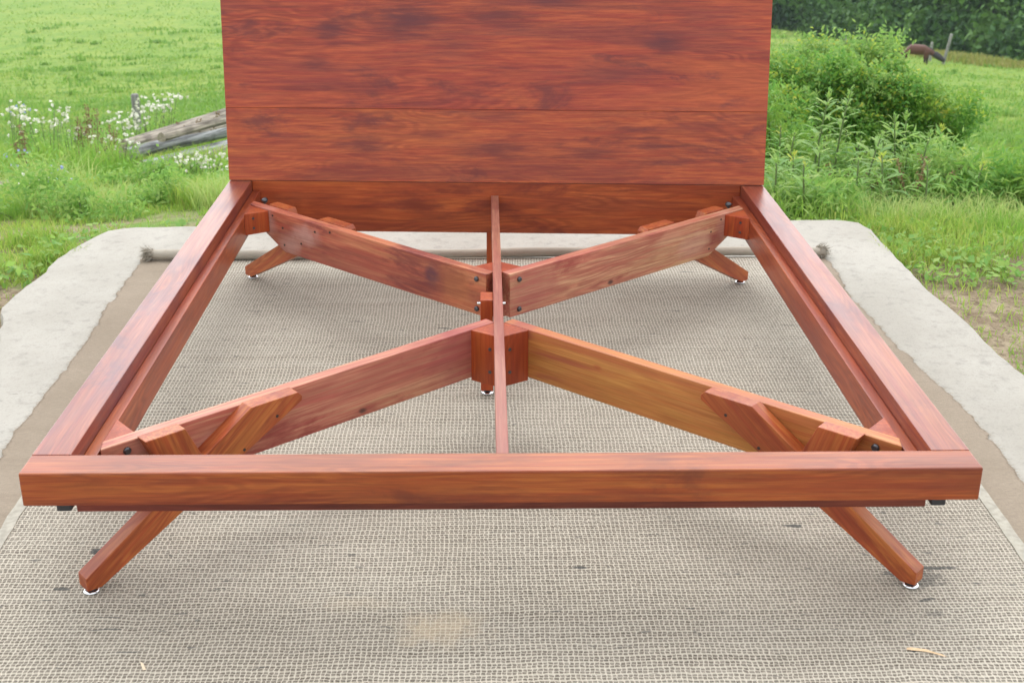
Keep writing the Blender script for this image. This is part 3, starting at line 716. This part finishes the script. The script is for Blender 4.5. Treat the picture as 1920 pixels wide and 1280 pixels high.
# broad-leaved ground weeds near the slab
x, y, d_, a = scatter(26000, 3.2, 9, -.5, .52)
k_ = ~on_slab(x, y, .03) & (vn(x, y, 1.6, 4)+vn(x, y, 5, 1)*.5 > .05) & (y > 1.9)
x, y, d_ = x[k_], y[k_], d_[k_]
c = np.stack([x, y, zt(x, y)+RNG.uniform(.01, .06, len(x))], 1)
o = leaves('clover', c, RNG.uniform(.015, .03, len(x))*(1+.1*d_), RNG.uniform(.010, .02, len(x))*(1+.1*d_), M['weedleaf'], upbias=1.5); tag(o, 'low clover and broad leaf weeds in the grass behind the slab', 'weeds', kind='stuff')

# tall rough grass tufts
def tuft(u, d, h_, n_, spread, mat, label, group, dh=0):
    p = pt(u, d); e = empty('grass_tuft', p); r = spread*np.sqrt(RNG.uniform(0, 1, n_)); a_ = RNG.uniform(0, 6.283, n_)
    bx, by = r*np.cos(a_), r*np.sin(a_)
    b = np.stack([bx, by, zt(bx+p.x, by+p.y)-p.z], 1)
    hh = h_*RNG.uniform(.45, 1.1, n_)
    ob = blades('blades', b, hh, np.full(n_, max(.0035, d*.0007)), np.full(n_, .75), M[mat], e, .3); ob['kind'] = 'stuff'
    return tag(e, label, 'grass tuft', group)

# ---- stalky leafy weeds (lance leaves in whorls)
def stalkweed(u, d, H, label, lean=0.0, leafL=.11, mat='weedleaf', group='tall leafy weeds behind the slab on the right', topmat='minty', gap=.024):
    p = pt(u, d, -.02); e = empty('tall_weed', p); ph = random.uniform(0, 6)
    path = []
    for k in range(7):
        f = k/6; path.append(((lean*H*f*f+.01*math.sin(3*f+ph), .02*math.sin(2*f+ph), H*f), .0075*(1-f*.6)*(d/6)**.5))
    tubes('stem', [path], M['stem'], e)
    def at(z):
        f = z/H; return Vector((lean*H*f*f+.01*math.sin(3*f+ph), .02*math.sin(2*f+ph), z))
    V_ = []; T_ = []; Vt = []; Tt = []
    z = H*.12; k = 0
    while z < H:
        f = z/H; nl = 4 if f < .85 else 6
        LL = leafL*(.75+.5*math.sin(math.pi*min(1, f*1.05))) * (1 if f < .8 else max(.35, 1-(f-.8)*3.3))
        for q in range(nl):
            a_ = ph+k*.7+q*2*math.pi/nl+random.uniform(-.25, .25); el = .55 - .5*(1-f) + random.uniform(-.15, .15) + (.5 if f > .9 else 0)
            if random.random() < .16: continue
            LL_ = LL; LL = LL_*random.uniform(.65, 1.3)
            dr = Vector((math.cos(a_)*math.cos(el), math.sin(a_)*math.cos(el), math.sin(el))); sd_ = dr.cross(Vector((0, 0, 1))).normalized()
            b = at(z); m1 = b+dr*LL*.4; m2 = b+dr*LL*.75-Vector((0, 0, LL*.08)); tp = b+dr*LL-Vector((0, 0, LL*.28)); w = LL*.062*(1+.06*d)
            VV, TT = (Vt, Tt) if f > .86 else (V_, T_)
            n0 = len(VV); VV += [b, m1+sd_*w, m1-sd_*w, m2+sd_*w*.8, m2-sd_*w*.8, tp]
            TT += [(n0, n0+1, n0+2), (n0+1, n0+3, n0+4), (n0+1, n0+4, n0+2), (n0+3, n0+5, n0+4)]
            LL = LL_
        z += gap*random.uniform(.8, 1.2)*(1 if f < .85 else .55); k += 1
    a1 = fastmesh('leaves', np.array([tuple(v) for v in V_]), np.array(T_), M[mat], e); a1['kind'] = 'stuff'
    a2 = fastmesh('top_leaves', np.array([tuple(v) for v in Vt]), np.array(Tt), M[topmat], e); a2['kind'] = 'stuff'
    return tag(e, label, 'weed', group)

def flowerplant(u, d, H, n_, spread, label, pet='petal', cat='wildflower', group='white flowering weeds left of the bed', fs=.012):
    p = pt(u, d, -.01); e = empty('flowering_weed', p); paths = []; F = []; Lf = []
    for k in range(n_):
        a_ = random.uniform(0, 6.28); r = spread*math.sqrt(random.random()); bx, by = r*.35*math.cos(a_), r*.35*math.sin(a_)
        tx, ty = r*math.cos(a_), r*math.sin(a_); hz = H*random.uniform(.72, 1.08)
        paths.append([((bx, by, 0), .003), ((bx*.6+tx*.4, by*.6+ty*.4, hz*.55), .0026), ((tx, ty, hz), .0018)])
        for q in range(random.randint(2, 5)): F.append((tx+random.gauss(0, .035), ty+random.gauss(0, .035), hz+random.gauss(0, .014)))
        for q in range(14):
            f = random.random(); Lf.append((bx+(tx-bx)*f+random.gauss(0, .03), by+(ty-by)*f+random.gauss(0, .03), hz*f*.9))
    tubes('stems', paths, M['stem'], e, 4)
    F = np.array(F); F2 = np.repeat(F, 3, 0)
    s_ = fs*(d/7)**.7
    a1 = leaves('blooms', F2+RNG.normal(0, s_*.25, F2.shape), np.full(len(F2), s_*1.7), np.full(len(F2), s_*1.5), M[pet], e, 1.2); a1['kind'] = 'stuff'
    Lf = np.array(Lf); a2 = leaves('leaves', Lf, np.full(len(Lf), .05), np.full(len(Lf), .013), M['weedleaf'], e, .4); a2['kind'] = 'stuff'
    return tag(e, label, cat, group)

def seedstalk(u, d, H, label, n_=3):
    p = pt(u, d, -.01); e = empty('dry_seed_stalk', p); paths = []; C = []
    for k in range(n_):
        bx, by = random.gauss(0, .03), random.gauss(0, .03); tx, ty = bx+random.gauss(0, .04), by+random.gauss(0, .04); hz = H*random.uniform(.75, 1.05)
        paths.append([((bx, by, 0), .004), ((tx, ty, hz), .002)])
        for q in range(60):
            f = random.uniform(.5, 1.0); C.append((bx+(tx-bx)*f+random.gauss(0, .011), by+(ty-by)*f+random.gauss(0, .011), hz*f))
    tubes('stems', paths, M['brownstalk'], e, 4); C = np.array(C)
    a1 = leaves('seeds', C, np.full(len(C), .014*(d/6)**.5), np.full(len(C), .009*(d/6)**.5), M['brownstalk'], e, 0); a1['kind'] = 'stuff'
    return tag(e, label, 'weed', 'dry brown seed stalks')

def shrub(name, p, blobs, n_sprays, per, spread, L, w, mat, label, cat, group=None, stems=7, yellow=0, stemr=.012, shell=.5, sprigs=0, sprigL=.16):
    e = empty(name, p); paths = []
    bs_ = .08 if stemr > .008 else .02
    for k in range(stems):
        b = random.choice(blobs); bx, by = random.gauss(0, bs_), random.gauss(0, bs_); t_ = Vector(b[0])
        paths.append([((bx, by, -.05), stemr), ((bx*.5+t_.x*.5, by*.5+t_.y*.5, t_.z*.55), stemr*.7), (tuple(t_+Vector((0, 0, b[1][2]*.3))), stemr*.3)])
    tubes('stems', paths, M['bark'] if stemr > .008 else M['stem'], e, 5)
    q = blobpts(n_sprays, blobs, shell); c = clumpy(q, 0, spread, per)
    f = leaves('foliage', c, RNG.uniform(.7, 1.3, len(c))*L, RNG.uniform(.7, 1.3, len(c))*w, M[mat], e, .5); f['kind'] = 'stuff'
    if sprigs:
        q = blobpts(sprigs, blobs, .05); d_ = unit(RNG.normal(0, 1, q.shape)*np.array([1, 1, .5])+np.array([0, 0, .9])); ll = RNG.uniform(.5, 1.3, len(q))*sprigL
        tt = np.linspace(.05, 1, 16); c = (q[:, None, :]+d_[:, None, :]*(ll[:, None]*tt[None, :])[:, :, None]).reshape(-1, 3)
        c = c+RNG.normal(0, L*.35, c.shape)
        f = leaves('outer_sprigs', c, RNG.uniform(.7, 1.4, len(c))*L, RNG.uniform(.7, 1.3, len(c))*w, M['minty' if random.random() < .5 else mat], e, .7); f['kind'] = 'stuff'
    if yellow:
        # yellow-green young growth at the branch tips
        q = blobpts(int(n_sprays*yellow), blobs, .08); q = q[q[:, 2] > np.percentile(q[:, 2], 35)]; c = clumpy(q, 0, spread*.9, per)
        f = leaves('young_leaves', c, RNG.uniform(.7, 1.3, len(c))*L, RNG.uniform(.7, 1.3, len(c))*w, M['yellowleaf'], e, .8); f['kind'] = 'stuff'
    return tag(e, label, cat, group)

# ---- big bush on the right
bp = pt(1632, 7.6)
def rb(cx, cy, cz, r, n_=7, s=.5):
    out = []
    for _ in range(n_):
        rr_ = r*random.uniform(.45, .8); out.append(((cx+random.gauss(0, r*s), cy+random.gauss(0, r*s), cz+random.gauss(0, r*s*.6)), (rr_, rr_, rr_*.8)))
    return out
blobs = rb(-.02, 0, .36, .27, 10) + rb(-.45, .05, .40, .27, 10) + rb(.28, .05, .32, .24, 8) + rb(-.14, 0, .50, .17, 6) + rb(.47, .0, .20, .13, 5) + rb(.12, -.05, .48, .13, 4)
shrub('large_bush', bp, blobs, 5200, 9, .026, .030, .0135, 'bushleaf', 'large rounded dark green bush behind the slab right of the headboard', 'bush', yellow=.10, sprigs=420, sprigL=.12)
blobs = rb(-.1, 0, .50, .32, 9) + rb(-.50, 0, .62, .24, 8) + rb(.0, 0, .76, .2, 7) + rb(.34, 0, .46, .20, 5) + rb(.6, 0, .36, .14, 4)
shrub('pale_bush', pt(1600, 10.2), blobs, 2600, 8, .05, .045, .016, 'minty', 'pale feathery green bush rising behind the large dark bush', 'bush', yellow=.12, sprigs=300, sprigL=.2)
# yellowish bushes on the rise behind it
for i_, (u, d, r, z, lab) in enumerate(((1625, 26, .55, .55, 'yellow green bush standing just above the big bush near the fence'), (1478, 30, .5, .7, 'small yellow green sapling beside the headboard edge at the wood'),
                                        (1690, 30, .5, .4, 'low yellow green bush left of the horse'), (1560, 24, .55, .5, 'pale green weedy bush behind the top of the big bush'))):
    shrub('small_bush', pt(u, d), rb(0, 0, z*.7, r, 7), 420, 7, .09, .14, .07, 'yellowleaf' if i_ != 3 else 'weedleaf', lab, 'bush', 'bushes in the pasture', stems=4, stemr=.02)
# leafy undergrowth between bush and slab
for i_, (u, d, r, z, mt, lab) in enumerate(((1480, 5.4, .22, .07, 'minty', 'leafy green undergrowth beside the right end of the headboard'), (1560, 5.2, .20, .03, 'weedleaf', 'leafy undergrowth between the slab and the large bush'),
                                          (1690, 5.6, .24, .05, 'minty', 'dense leafy weeds right of the large bush base'), (1780, 5.6, .24, .04, 'weedleaf', 'leafy weed clump at the right edge of the undergrowth'), (1475, 6.3, .28, .26, 'bushleaf', 'darker leafy shrub rising beside the headboard'), (1890, 5.6, .22, .06, 'bushleaf', 'low dark weed clump at the far right'))):
    shrub('leafy_undergrowth', pt(u, d), rb(0, 0, z, r, 6), 620, 7, .04, .050, .010, mt, lab, 'undergrowth', 'leafy undergrowth behind the slab', stems=5, stemr=.006)
SW = [(1572, 5.7, .55, 'tallest lance leaved weed in front of the large bush', .06), (1532, 5.8, .50, 'second tallest lance leaved weed left of the tallest', 0), (1470, 5.9, .40, 'bright green lance leaved weed beside the headboard', 0),
      (1695, 5.7, .40, 'lance leaved weed right of the dark hollow in the bush', -.05), (1738, 5.6, .40, 'right hand tall lance leaved weed with star shaped top', .05), (1505, 5.4, .24, 'short lance leaved weed nearest the rail end', 0),
      (1600, 5.7, .30, 'short lance leaved weed below the tallest one', .1), (1660, 5.8, .30, 'short lance leaved weed in the middle of the undergrowth', 0), (1780, 6.0, .36, 'lance leaved weed at the right of the group', 0),
      (1548, 5.5, .28, 'low lance leaved weed between the two tallest', 0), (1452, 6.3, .45, 'lance leaved weed half hidden by the headboard', 0), (1820, 5.9, .26, 'small lance leaved weed farthest right', 0), (1715, 5.7, .28, 'short dark lance leaved weed below the star shaped top', 0)]
SW += [(1465, 5.1, .26, 'lance leaved weed at the corner of headboard and rail', 0), (1525, 5.0, .24, 'small pale lance leaved weed in front of the second tallest', .05), (1490, 5.6, .36, 'lance leaved weed second from the headboard', 0), (1620, 5.2, .26, 'lance leaved weed in front of the bush hollow', -.05),
       (1675, 5.3, .28, 'slim lance leaved weed left of the brown stalks', 0), (1760, 5.3, .28, 'lance leaved weed right of the brown stalks', 0), (1705, 5.9, .42, 'lance leaved weed just behind the star topped one', 0), (1845, 5.5, .24, 'lance leaved weed above the pale grass at right', 0), (1640, 5.5, .34, 'lance leaved weed at the left side of the bush hollow', .03)]
for i_, (u, d, H, lab, ln) in enumerate(SW): stalkweed(u, d, H*random.uniform(.9, 1.08), lab, ln+random.uniform(-.12, .12), leafL=(.085, .105, .075, .095)[i_ % 4], mat=('weedleaf', 'minty', 'weedleaf', 'bushleaf')[i_ % 4], topmat=('minty', 'minty', 'yellowleaf')[i_ % 3])
for u, d, H, lab in ((1650, 5.5, .20, 'rusty brown seed stalk in the undergrowth centre'), (1735, 5.4, .26, 'tall rusty seed stalks at the right of the undergrowth'), (1592, 5.6, .20, 'brown seed stalk below the dark hollow of the bush'), (1800, 5.6, .22, 'thin brown seed stalk on the far right'),
                     (368, 9.2, .34, 'dark seed stalk standing left of the headboard above the logs'), (312, 9.2, .30, 'brown seed stalk behind the log ends'), (168, 8.2, .42, 'tall brown seed stalk between the two white flower clumps'), (145, 8, .36, 'brown seed stalk left of the tall one'), (30, 7.6, .36, 'brown seed stalk near the left picture edge'), (355, 9.5, .22, 'short brown seed stalk above the logs'), (205, 8.5, .30, 'brown seed stalk near the fence stump')):
    seedstalk(u, d, H, lab)
for i_, (u, d, h_, sp_, mt) in enumerate(((1640, 5.1, .11, .16, 'paleleaf'), (1720, 5.05, .15, .2, 'paleleaf'), (1800, 5.1, .13, .18, 'paleleaf'), (1875, 5.0, .13, .18, 'grass'), (1850, 4.7, .12, .2, 'grass'), (1760, 4.85, .12, .16, 'grass'), (1560, 5.0, .14, .2, 'grass'), (1690, 4.8, .10, .12, 'grass'), (1905, 5.3, .16, .18, 'paleleaf'),
                                      (400, 5.35, .17, .13, 'paleleaf'), (360, 5.5, .15, .14, 'grass'), (250, 5.9, .09, .2, 'paleleaf'), (110, 5.6, .15, .22, 'paleleaf'), (20, 4.75, .10, .12, 'grass'), (60, 4.45, .08, .10, 'grass'), (170, 6.6, .14, .25, 'grass'), (60, 6.8, .26, .25, 'paleleaf'), (300, 6.9, .08, .2, 'grass'), (130, 7.6, .3, .3, 'grass'), (15, 7.8, .3, .25, 'grass'), (200, 7.4, .12, .2, 'grass'))):
    places = ['on the right', 'left of the bed']
    labs = {0: 'pale wispy grass tuft right of the slab corner', 1: 'pale grass tuft below the rusty seed stalks', 2: 'pale arching grass tuft right of the undergrowth', 3: 'pale grass tuft near the right picture edge', 4: 'green grass tuft overhanging the slab at far right', 5: 'green grass tuft below the pale arching one', 6: 'green grass tuft at the back edge of the slab',
            7: 'small green grass tuft at the rounded slab corner', 8: 'tall pale grass tuft at the right picture edge', 9: 'pale spiky grass tuft touching the left side rail end', 10: 'green grass tuft left of the pale spiky one', 11: 'pale grass tuft in front of the log ends', 12: 'pale grass tuft below the blue flowers', 13: 'green grass tuft at the left picture edge by the slab', 14: 'small green grass tuft on bare soil at the slab edge',
            15: 'green grass tuft in front of the white flowers', 16: 'tall pale grass tuft at left among blue flowers', 17: 'green grass tuft under the logs', 18: 'tall green grass tuft between the white flower clumps', 19: 'tall green grass tuft at the left picture edge', 20: 'tall green grass tuft left of the log ends'}
    tuft(u, d, h_, 420, sp_, mt, labs[i_], 'tall grass tufts around the slab')
FP = [(75, 8.0, .40, 12, .20, 'white flower clump at far left in front of the pasture'), (115, 8.1, .36, 9, .14, 'white flower clump just right of the far left one'), (225, 9.0, .36, 12, .17, 'white flower clump left of the fence stump'), (268, 9.2, .42, 12, .16, 'white flower clump in front of the fence stump'),
      (300, 9.6, .44, 8, .12, 'white flower clump right of the fence stump'), (5, 8.0, .44, 7, .10, 'white flower clump cut by the left picture edge'), (345, 6.7, .15, 10, .10, 'low white flower clump in front of the logs'), (382, 6.7, .12, 8, .09, 'smallest white flower clump nearest the headboard'), (45, 6.4, .12, 8, .10, 'low white flower clump near the lying board at far left'), (205, 7.9, .22, 8, .12, 'low white flower clump before the log ends')]
for u, d, H, n_, s_, lab in FP: flowerplant(u, d, H, n_, s_, lab)
for u, d, H, n_, s_, lab in ((95, 6.2, .14, 5, .09, 'low pale blue flowers left of the log pile'), (25, 7.2, .24, 2, .05, 'blue flowers at the left picture edge'), (40, 8.2, .44, 3, .06, 'small blue flowers above the far left white clump')):
    flowerplant(u, d, H, n_, s_, lab, 'petalblue', 'wildflower', 'pale blue flowering weeds', .010)
# wild bushy weeds in the band behind
for u, d, r, z, lab in ((170, 6.3, .13, .05, 'green leafy weed in front of the log ends'), (20, 5.6, .2, .05, 'clover like weed clump at the left'), (250, 5.6, .12, .04, 'small leafy weed behind the slab corner'), (300, 6.2, .10, .02, 'low leafy weed in front of the log pile'), (120, 5.3, .16, .04, 'low leafy weed behind the bare soil'), (60, 9.0, .25, .05, 'weedy bush at the back left'), (170, 9.6, .25, .05, 'weedy bush left of the stump'), (330, 11.5, .2, .05, 'weedy bush behind the logs')):
    shrub('leafy_weed', pt(u, d), rb(0, 0, z, r, 5), 200, 6, .03, .030, .012, 'weedleaf', lab, 'weed', 'leafy weeds left of the bed', stems=3, stemr=.004)

# ---- logs
def log(u0_, d0, h0, u1, d1, h1, r, mat, label):
    a = pt(u0_, d0, h0); b = pt(u1, d1, h1); n_ = 14; seg = 12; L0 = (b-a).length
    e = empty('log', a); ax = (b-a).normalized(); rot = ax.to_track_quat('X', 'Z'); e.rotation_mode = 'QUATERNION'; e.rotation_quaternion = rot
    ph = random.uniform(0, 6); V_ = []; F_ = []
    for k in range(n_):
        f = k/(n_-1); rr_ = r*(1-.18*f)*(1+.05*math.sin(7*f+ph))
        for s_ in range(seg):
            an = 2*math.pi*s_/seg; q = 1+.07*math.sin(3*an+ph)+.04*math.sin(5*an+9*f)
            V_.append((L0*f, rr_*q*math.cos(an)+.02*math.sin(4*f+ph), rr_*q*math.sin(an)+.015*math.sin(3*f+ph*2)))
    for k in range(n_-1):
        for s_ in range(seg):
            t_ = (s_+1) % seg; F_.append((k*seg+s_, (k+1)*seg+s_, (k+1)*seg+t_, k*seg+t_))
    pmesh('trunk', V_, F_, M[mat], e, True)
    for k, nm in ((0, 'cut_end'), (n_-1, 'cut_end')):
        pmesh(nm, [V_[k*seg+s_] for s_ in range(seg)], [tuple(range(seg))], M['cut'], e)
    return tag(e, label, 'log', 'old fence poles piled left of the headboard')
M['cut'] = bark('log_end_grain', (.25, .21, .16), (.45, .40, .33), (8, 30, 30))
log(214, 8.4, .16, 480, 10.8, .34, .046, 'log', 'topmost pale brown log of the pile reaching up behind the headboard')
log(245, 8.5, .10, 470, 10.2, .20, .042, 'log', 'brown log lying under the topmost one')
log(222, 7.9, .08, 475, 9.6, .20, .042, 'log2', 'silver grey log in the middle of the pile')
log(245, 7.6, .06, 480, 9.0, .12, .040, 'log2', 'grey split log below the silver one')
log(248, 7.3, .02, 470, 8.5, .09, .044, 'log', 'lowest dark ended log nearest the grass')
log(290, 8.0, .16, 480, 9.3, .30, .030, 'log', 'thin reddish brown pole between the grey logs')
# broken board at far left
a = pt(-30, 7.2, .03); b = pt(40, 6.9, .02)
o = box('old_board', 0, (b-a).length, -.05, .05, 0, .05, M['log'], None, bevel=.004, warped=False)
o.matrix_basis = Matrix.Translation((a+b)/2+Vector((0, 0, .03))) @ (b-a).normalized().to_track_quat('X', 'Z').to_matrix().to_4x4()
tag(o, 'weathered brown board lying in the weeds at the far left edge', 'board')

# ---- fence posts
def post(u, d, H, r, label, lean=0.0, cap=None):
    p = pt(u, d, -.2); vs = [(0, r*1.05), (.25, r), (.9, r*.96), (.985, r*.9), (1, r*.7)]
    o_ = cyl('fence_post', (0, 0, 0), (lean*H, 0, H+.2), r, M['post'], None, 12, prof=vs); o_.location = p
    return tag(o_, label, 'fence post', 'wooden fence posts')
post(250, 15, .52, .048, 'grey wooden post stump behind the white flowers left of the bed')
post(1757, 71, 1.6, .08, 'pale leaning fence post beside the horse', .18)
post(1574, 60, 1.5, .05, 'thin dark fence post on the pasture above the large bush')
post(1733, 78, 1.1, .08, 'mossy green fence stump at the edge of the woods')
# dry grass along the fence line
q_u = RNG.uniform(1640, 1960, 9000); dd = RNG.uniform(66, 84, 9000)
az_ = np.arctan((q_u-960)/2380.6)+.022; x = CAM[0]+dd*np.sin(az_); y = CAM[1]+dd*np.cos(az_)
base = np.stack([x, y, zt(x, y)], 1)
kk = RNG.uniform(0, 1, 9000) < np.clip((dd-np.interp(az_, [.221, .30, .398], [105, 84, 74]))/3+.6, 0, 1)
o = blades('dry_grass', base[kk], RNG.uniform(.25, .6, kk.sum()), np.full(kk.sum(), .09), np.full(kk.sum(), .5), leafmat('dry_grass_blades', [(.36, .32, .18), (.28, .30, .12), (.22, .28, .10)], .2))
tag(o, 'strip of dry straw coloured grass along the edge of the woods', 'grass', kind='stuff')

# ---- woods
def tree(name, p, H, R, label, mat, nspray=900, leafL=.42):
    e = empty(name, p); paths = [[((0, 0, -1), .28), ((.1, 0, H*.35), .2), ((.2, .1, H*.75), .08)]]
    blobs = []
    nb = 16
    for k in range(nb):
        a_ = random.uniform(0, 6.28); f = random.uniform(.12, 1.0); rr_ = R*(1-.55*max(0, f-.4)/.6)*random.uniform(.45, .8)
        c_ = (rr_*math.cos(a_), rr_*math.sin(a_), H*f*.9); s_ = R*random.uniform(.28, .45); blobs.append((c_, (s_, s_, s_*.8)))
        paths.append([((0, 0, H*f*.5), .09), ((c_[0]*.6, c_[1]*.6, c_[2]*.85), .05), (c_, .02)])
    tubes('trunk', paths, M['bark'], e, 6)
    q = blobpts(nspray, blobs, .35); c = clumpy(q, 0, leafL*.65, 7)
    f = leaves('crown', c, RNG.uniform(.6, 1.3, len(c))*leafL, RNG.uniform(.6, 1.3, len(c))*leafL*.55, M[mat], e, .6); f['kind'] = 'stuff'
    return tag(e, label, 'tree', 'trees of the wood beyond the pasture')
TR = [(1465, 122, 11, 3.6, 'dark', 'nearest the headboard edge'), (1508, 128, 14, 4.5, 'light', 'with thin yellowish crown right of the headboard'), (1545, 120, 12, 4.0, 'light', 'second light one from the headboard'), (1590, 114, 12, 4.2, 'dark', 'above the yellow bushes'), (1632, 108, 11, 4.0, 'dark', 'with a bright top above the big bush'),
      (1670, 103, 12, 4.2, 'dark', 'left of the horse'), (1712, 100, 12, 4.2, 'dark', 'directly above the horse'), (1752, 97, 13, 4.4, 'dark', 'behind the pale leaning post'), (1795, 95, 12, 4.2, 'dark', 'right of the leaning post'), (1836, 92, 12, 4.2, 'dark', 'third from the right picture edge'), (1876, 91, 13, 4.4, 'dark', 'second from the right picture edge'), (1918, 90, 12, 4.3, 'dark', 'cut by the right picture edge'),
      (1965, 90, 12, 4.3, 'dark', 'just outside the right picture edge'), (1418, 128, 13, 4.4, 'dark', 'hidden behind the headboard edge')]
for i_, (u, d, H, R, kd, lab) in enumerate(TR):
    p = pt(u, d)
    tree('woodland_tree', p, H, R, ('dark green woodland tree ' if kd == 'dark' else 'lighter green woodland tree ')+lab, 'treeleaf' if kd == 'dark' else 'treeleaf2')
# dense wood behind, reads as one mass
blobs = []
for k in range(120):
    u = random.uniform(1380, 2050); d = random.uniform(112, 150); p = pt(u, d); s_ = random.uniform(2.2, 3.6); blobs.append(((p.x, p.y, p.z+random.uniform(0, 18)), (s_, s_, s_)))
q = blobpts(7000, blobs, .35); c = clumpy(q, 0, .5, 6)
o = leaves('distant_wood', c, RNG.uniform(.6, 1.2, len(c))*.9, RNG.uniform(.6, 1.2, len(c))*.6, M['treeleaf']); tag(o, 'dense dark wood behind the front trees', 'wood', kind='stuff')
# undergrowth skirt of the wood
qs = []
for k in range(2600):
    u = random.uniform(1400, 2020); a_ = bearing(u); d = float(np.interp(a_, [.221, .30, .398], [112, 88, 76]))+random.uniform(6, 14); p = pt(u, d); qs.append((p.x, p.y, p.z+random.uniform(0, 3.4)))
c = clumpy(np.array(qs), 0, .35, 6)
o = leaves('woodland_edge', c, RNG.uniform(.3, .7, len(c)), RNG.uniform(.2, .45, len(c)), M['treeleaf']); tag(o, 'shrubby dark edge of the wood along the pasture', 'undergrowth', kind='stuff')

# ---- grazing horse
def horse(p, rz):
    e = empty('horse', p, rz); e.scale = (.86, .86, .86)
    J = {'rump': ((-.76, 0, 1.16), .31), 'loin': ((-.38, 0, 1.15), .31), 'barrel': ((.0, 0, 1.10), .34), 'chest': ((.42, 0, 1.13), .32), 'sho': ((.62, 0, 1.10), .25),
         'neck1': ((.84, 0, 1.02), .19), 'neck2': ((1.02, 0, .90), .15), 'poll': ((1.18, 0, .80), .12)}
    ch = ['rump', 'loin', 'barrel', 'chest', 'sho', 'neck1', 'neck2', 'poll']
    vs = [J[c_][0] for c_ in ch]; rs_ = [J[c_][1] for c_ in ch]; es = [(i_, i_+1) for i_ in range(len(ch)-1)]
    def chain(root, pts):
        prev = root
        for q, r in pts: vs.append(q); rs_.append(r); es.append((prev, len(vs)-1)); prev = len(vs)-1
    for s_, dxr in ((-1, -.06), (1, .10)):
        chain(0, [((-.70+dxr, s_*.15, .92), .17), ((-.60+dxr, s_*.17, .72), .11), ((-.80+dxr, s_*.17, .50), .065), ((-.78+dxr, s_*.17, .14), .045), ((-.74+dxr, s_*.17, .02), .06)])
    for s_, dxr in ((-1, -.05), (1, .10)):
        chain(4, [((.58+dxr, s_*.15, .84), .13), ((.58+dxr, s_*.15, .52), .07), ((.58+dxr, s_*.15, .14), .045), ((.61+dxr, s_*.15, .02), .06)])
    me = bpy.data.meshes.new('body'); me.from_pydata(vs, es, []); me.update()
    o_ = linkmesh('body', me, None, e)
    sk = o_.modifiers.new('skin', 'SKIN'); sl = me.skin_vertices[0].data
    for i_, r in enumerate(rs_): sl[i_].radius = (r, r); sl[i_].use_root = i_ == 2
    o_.modifiers.new('sub', 'SUBSURF').levels = 1; o_.modifiers['sub'].render_levels = 2
    t = NT('bay_coat'); P = t.n('TexCoord').outputs['Object']; sx = t.n('SeparateXYZ'); t.l(P, sx.inputs[0])
    c_ = t.mix(t.mapr(sx.outputs[2], .45, .80), (.03, .022, .02), (.10, .035, .02)); t.l(c_, t.b.inputs['Base Color']); t.b.inputs['Roughness'].default_value = .6
    me.materials.append(t.m)
    dark = plain('dark_horse_hair', (.035, .032, .035), .7)
    hd_ = tubes('head', [[((1.02, 0, .92), .17), ((1.20, 0, .84), .20), ((1.42, 0, .70), .17), ((1.60, 0, .58), .13), ((1.68, 0, .52), .09)]], dark, e, 10)
    for s_ in (-1, 1): tubes('ear', [[((1.18, s_*.08, .90), .035), ((1.20, s_*.09, 1.06), .012)]], dark, e, 6)
    tubes('tail', [[((-.92, 0, 1.26), .05), ((-1.03, 0, 1.12), .075), ((-1.06, 0, .8), .085), ((-1.04, 0, .5), .05)]], dark, e, 8)
    tubes('mane', [[((.60, 0, 1.34), .03), ((.85, 0, 1.19), .06), ((1.04, 0, 1.03), .06), ((1.16, 0, .92), .05)]], dark, e, 6)
    return tag(e, 'brown bay horse with dark head and tail grazing in the far pasture', 'horse')
hp = pt(1706, 70); hp.z -= .25
horse(hp, -.30)

# ---- thin summer air between here and the wood
hb_ = box('haze', -345, 345, -345, 345, -34, 5, None, None, bevel=0, warped=False); tag(hb_, 'pale summer haze over the whole pasture', 'haze', kind='stuff')
t = NT('summer_haze'); t.t.nodes.remove(t.b); vo = t.n('VolumePrincipled'); vo.inputs['Density'].default_value = .0003; vo.inputs['Color'].default_value = (.80, .93, 1, 1)
t.l(vo.outputs[0], t.out.inputs['Volume']); hb_.data.materials.clear(); hb_.data.materials.append(t.m)
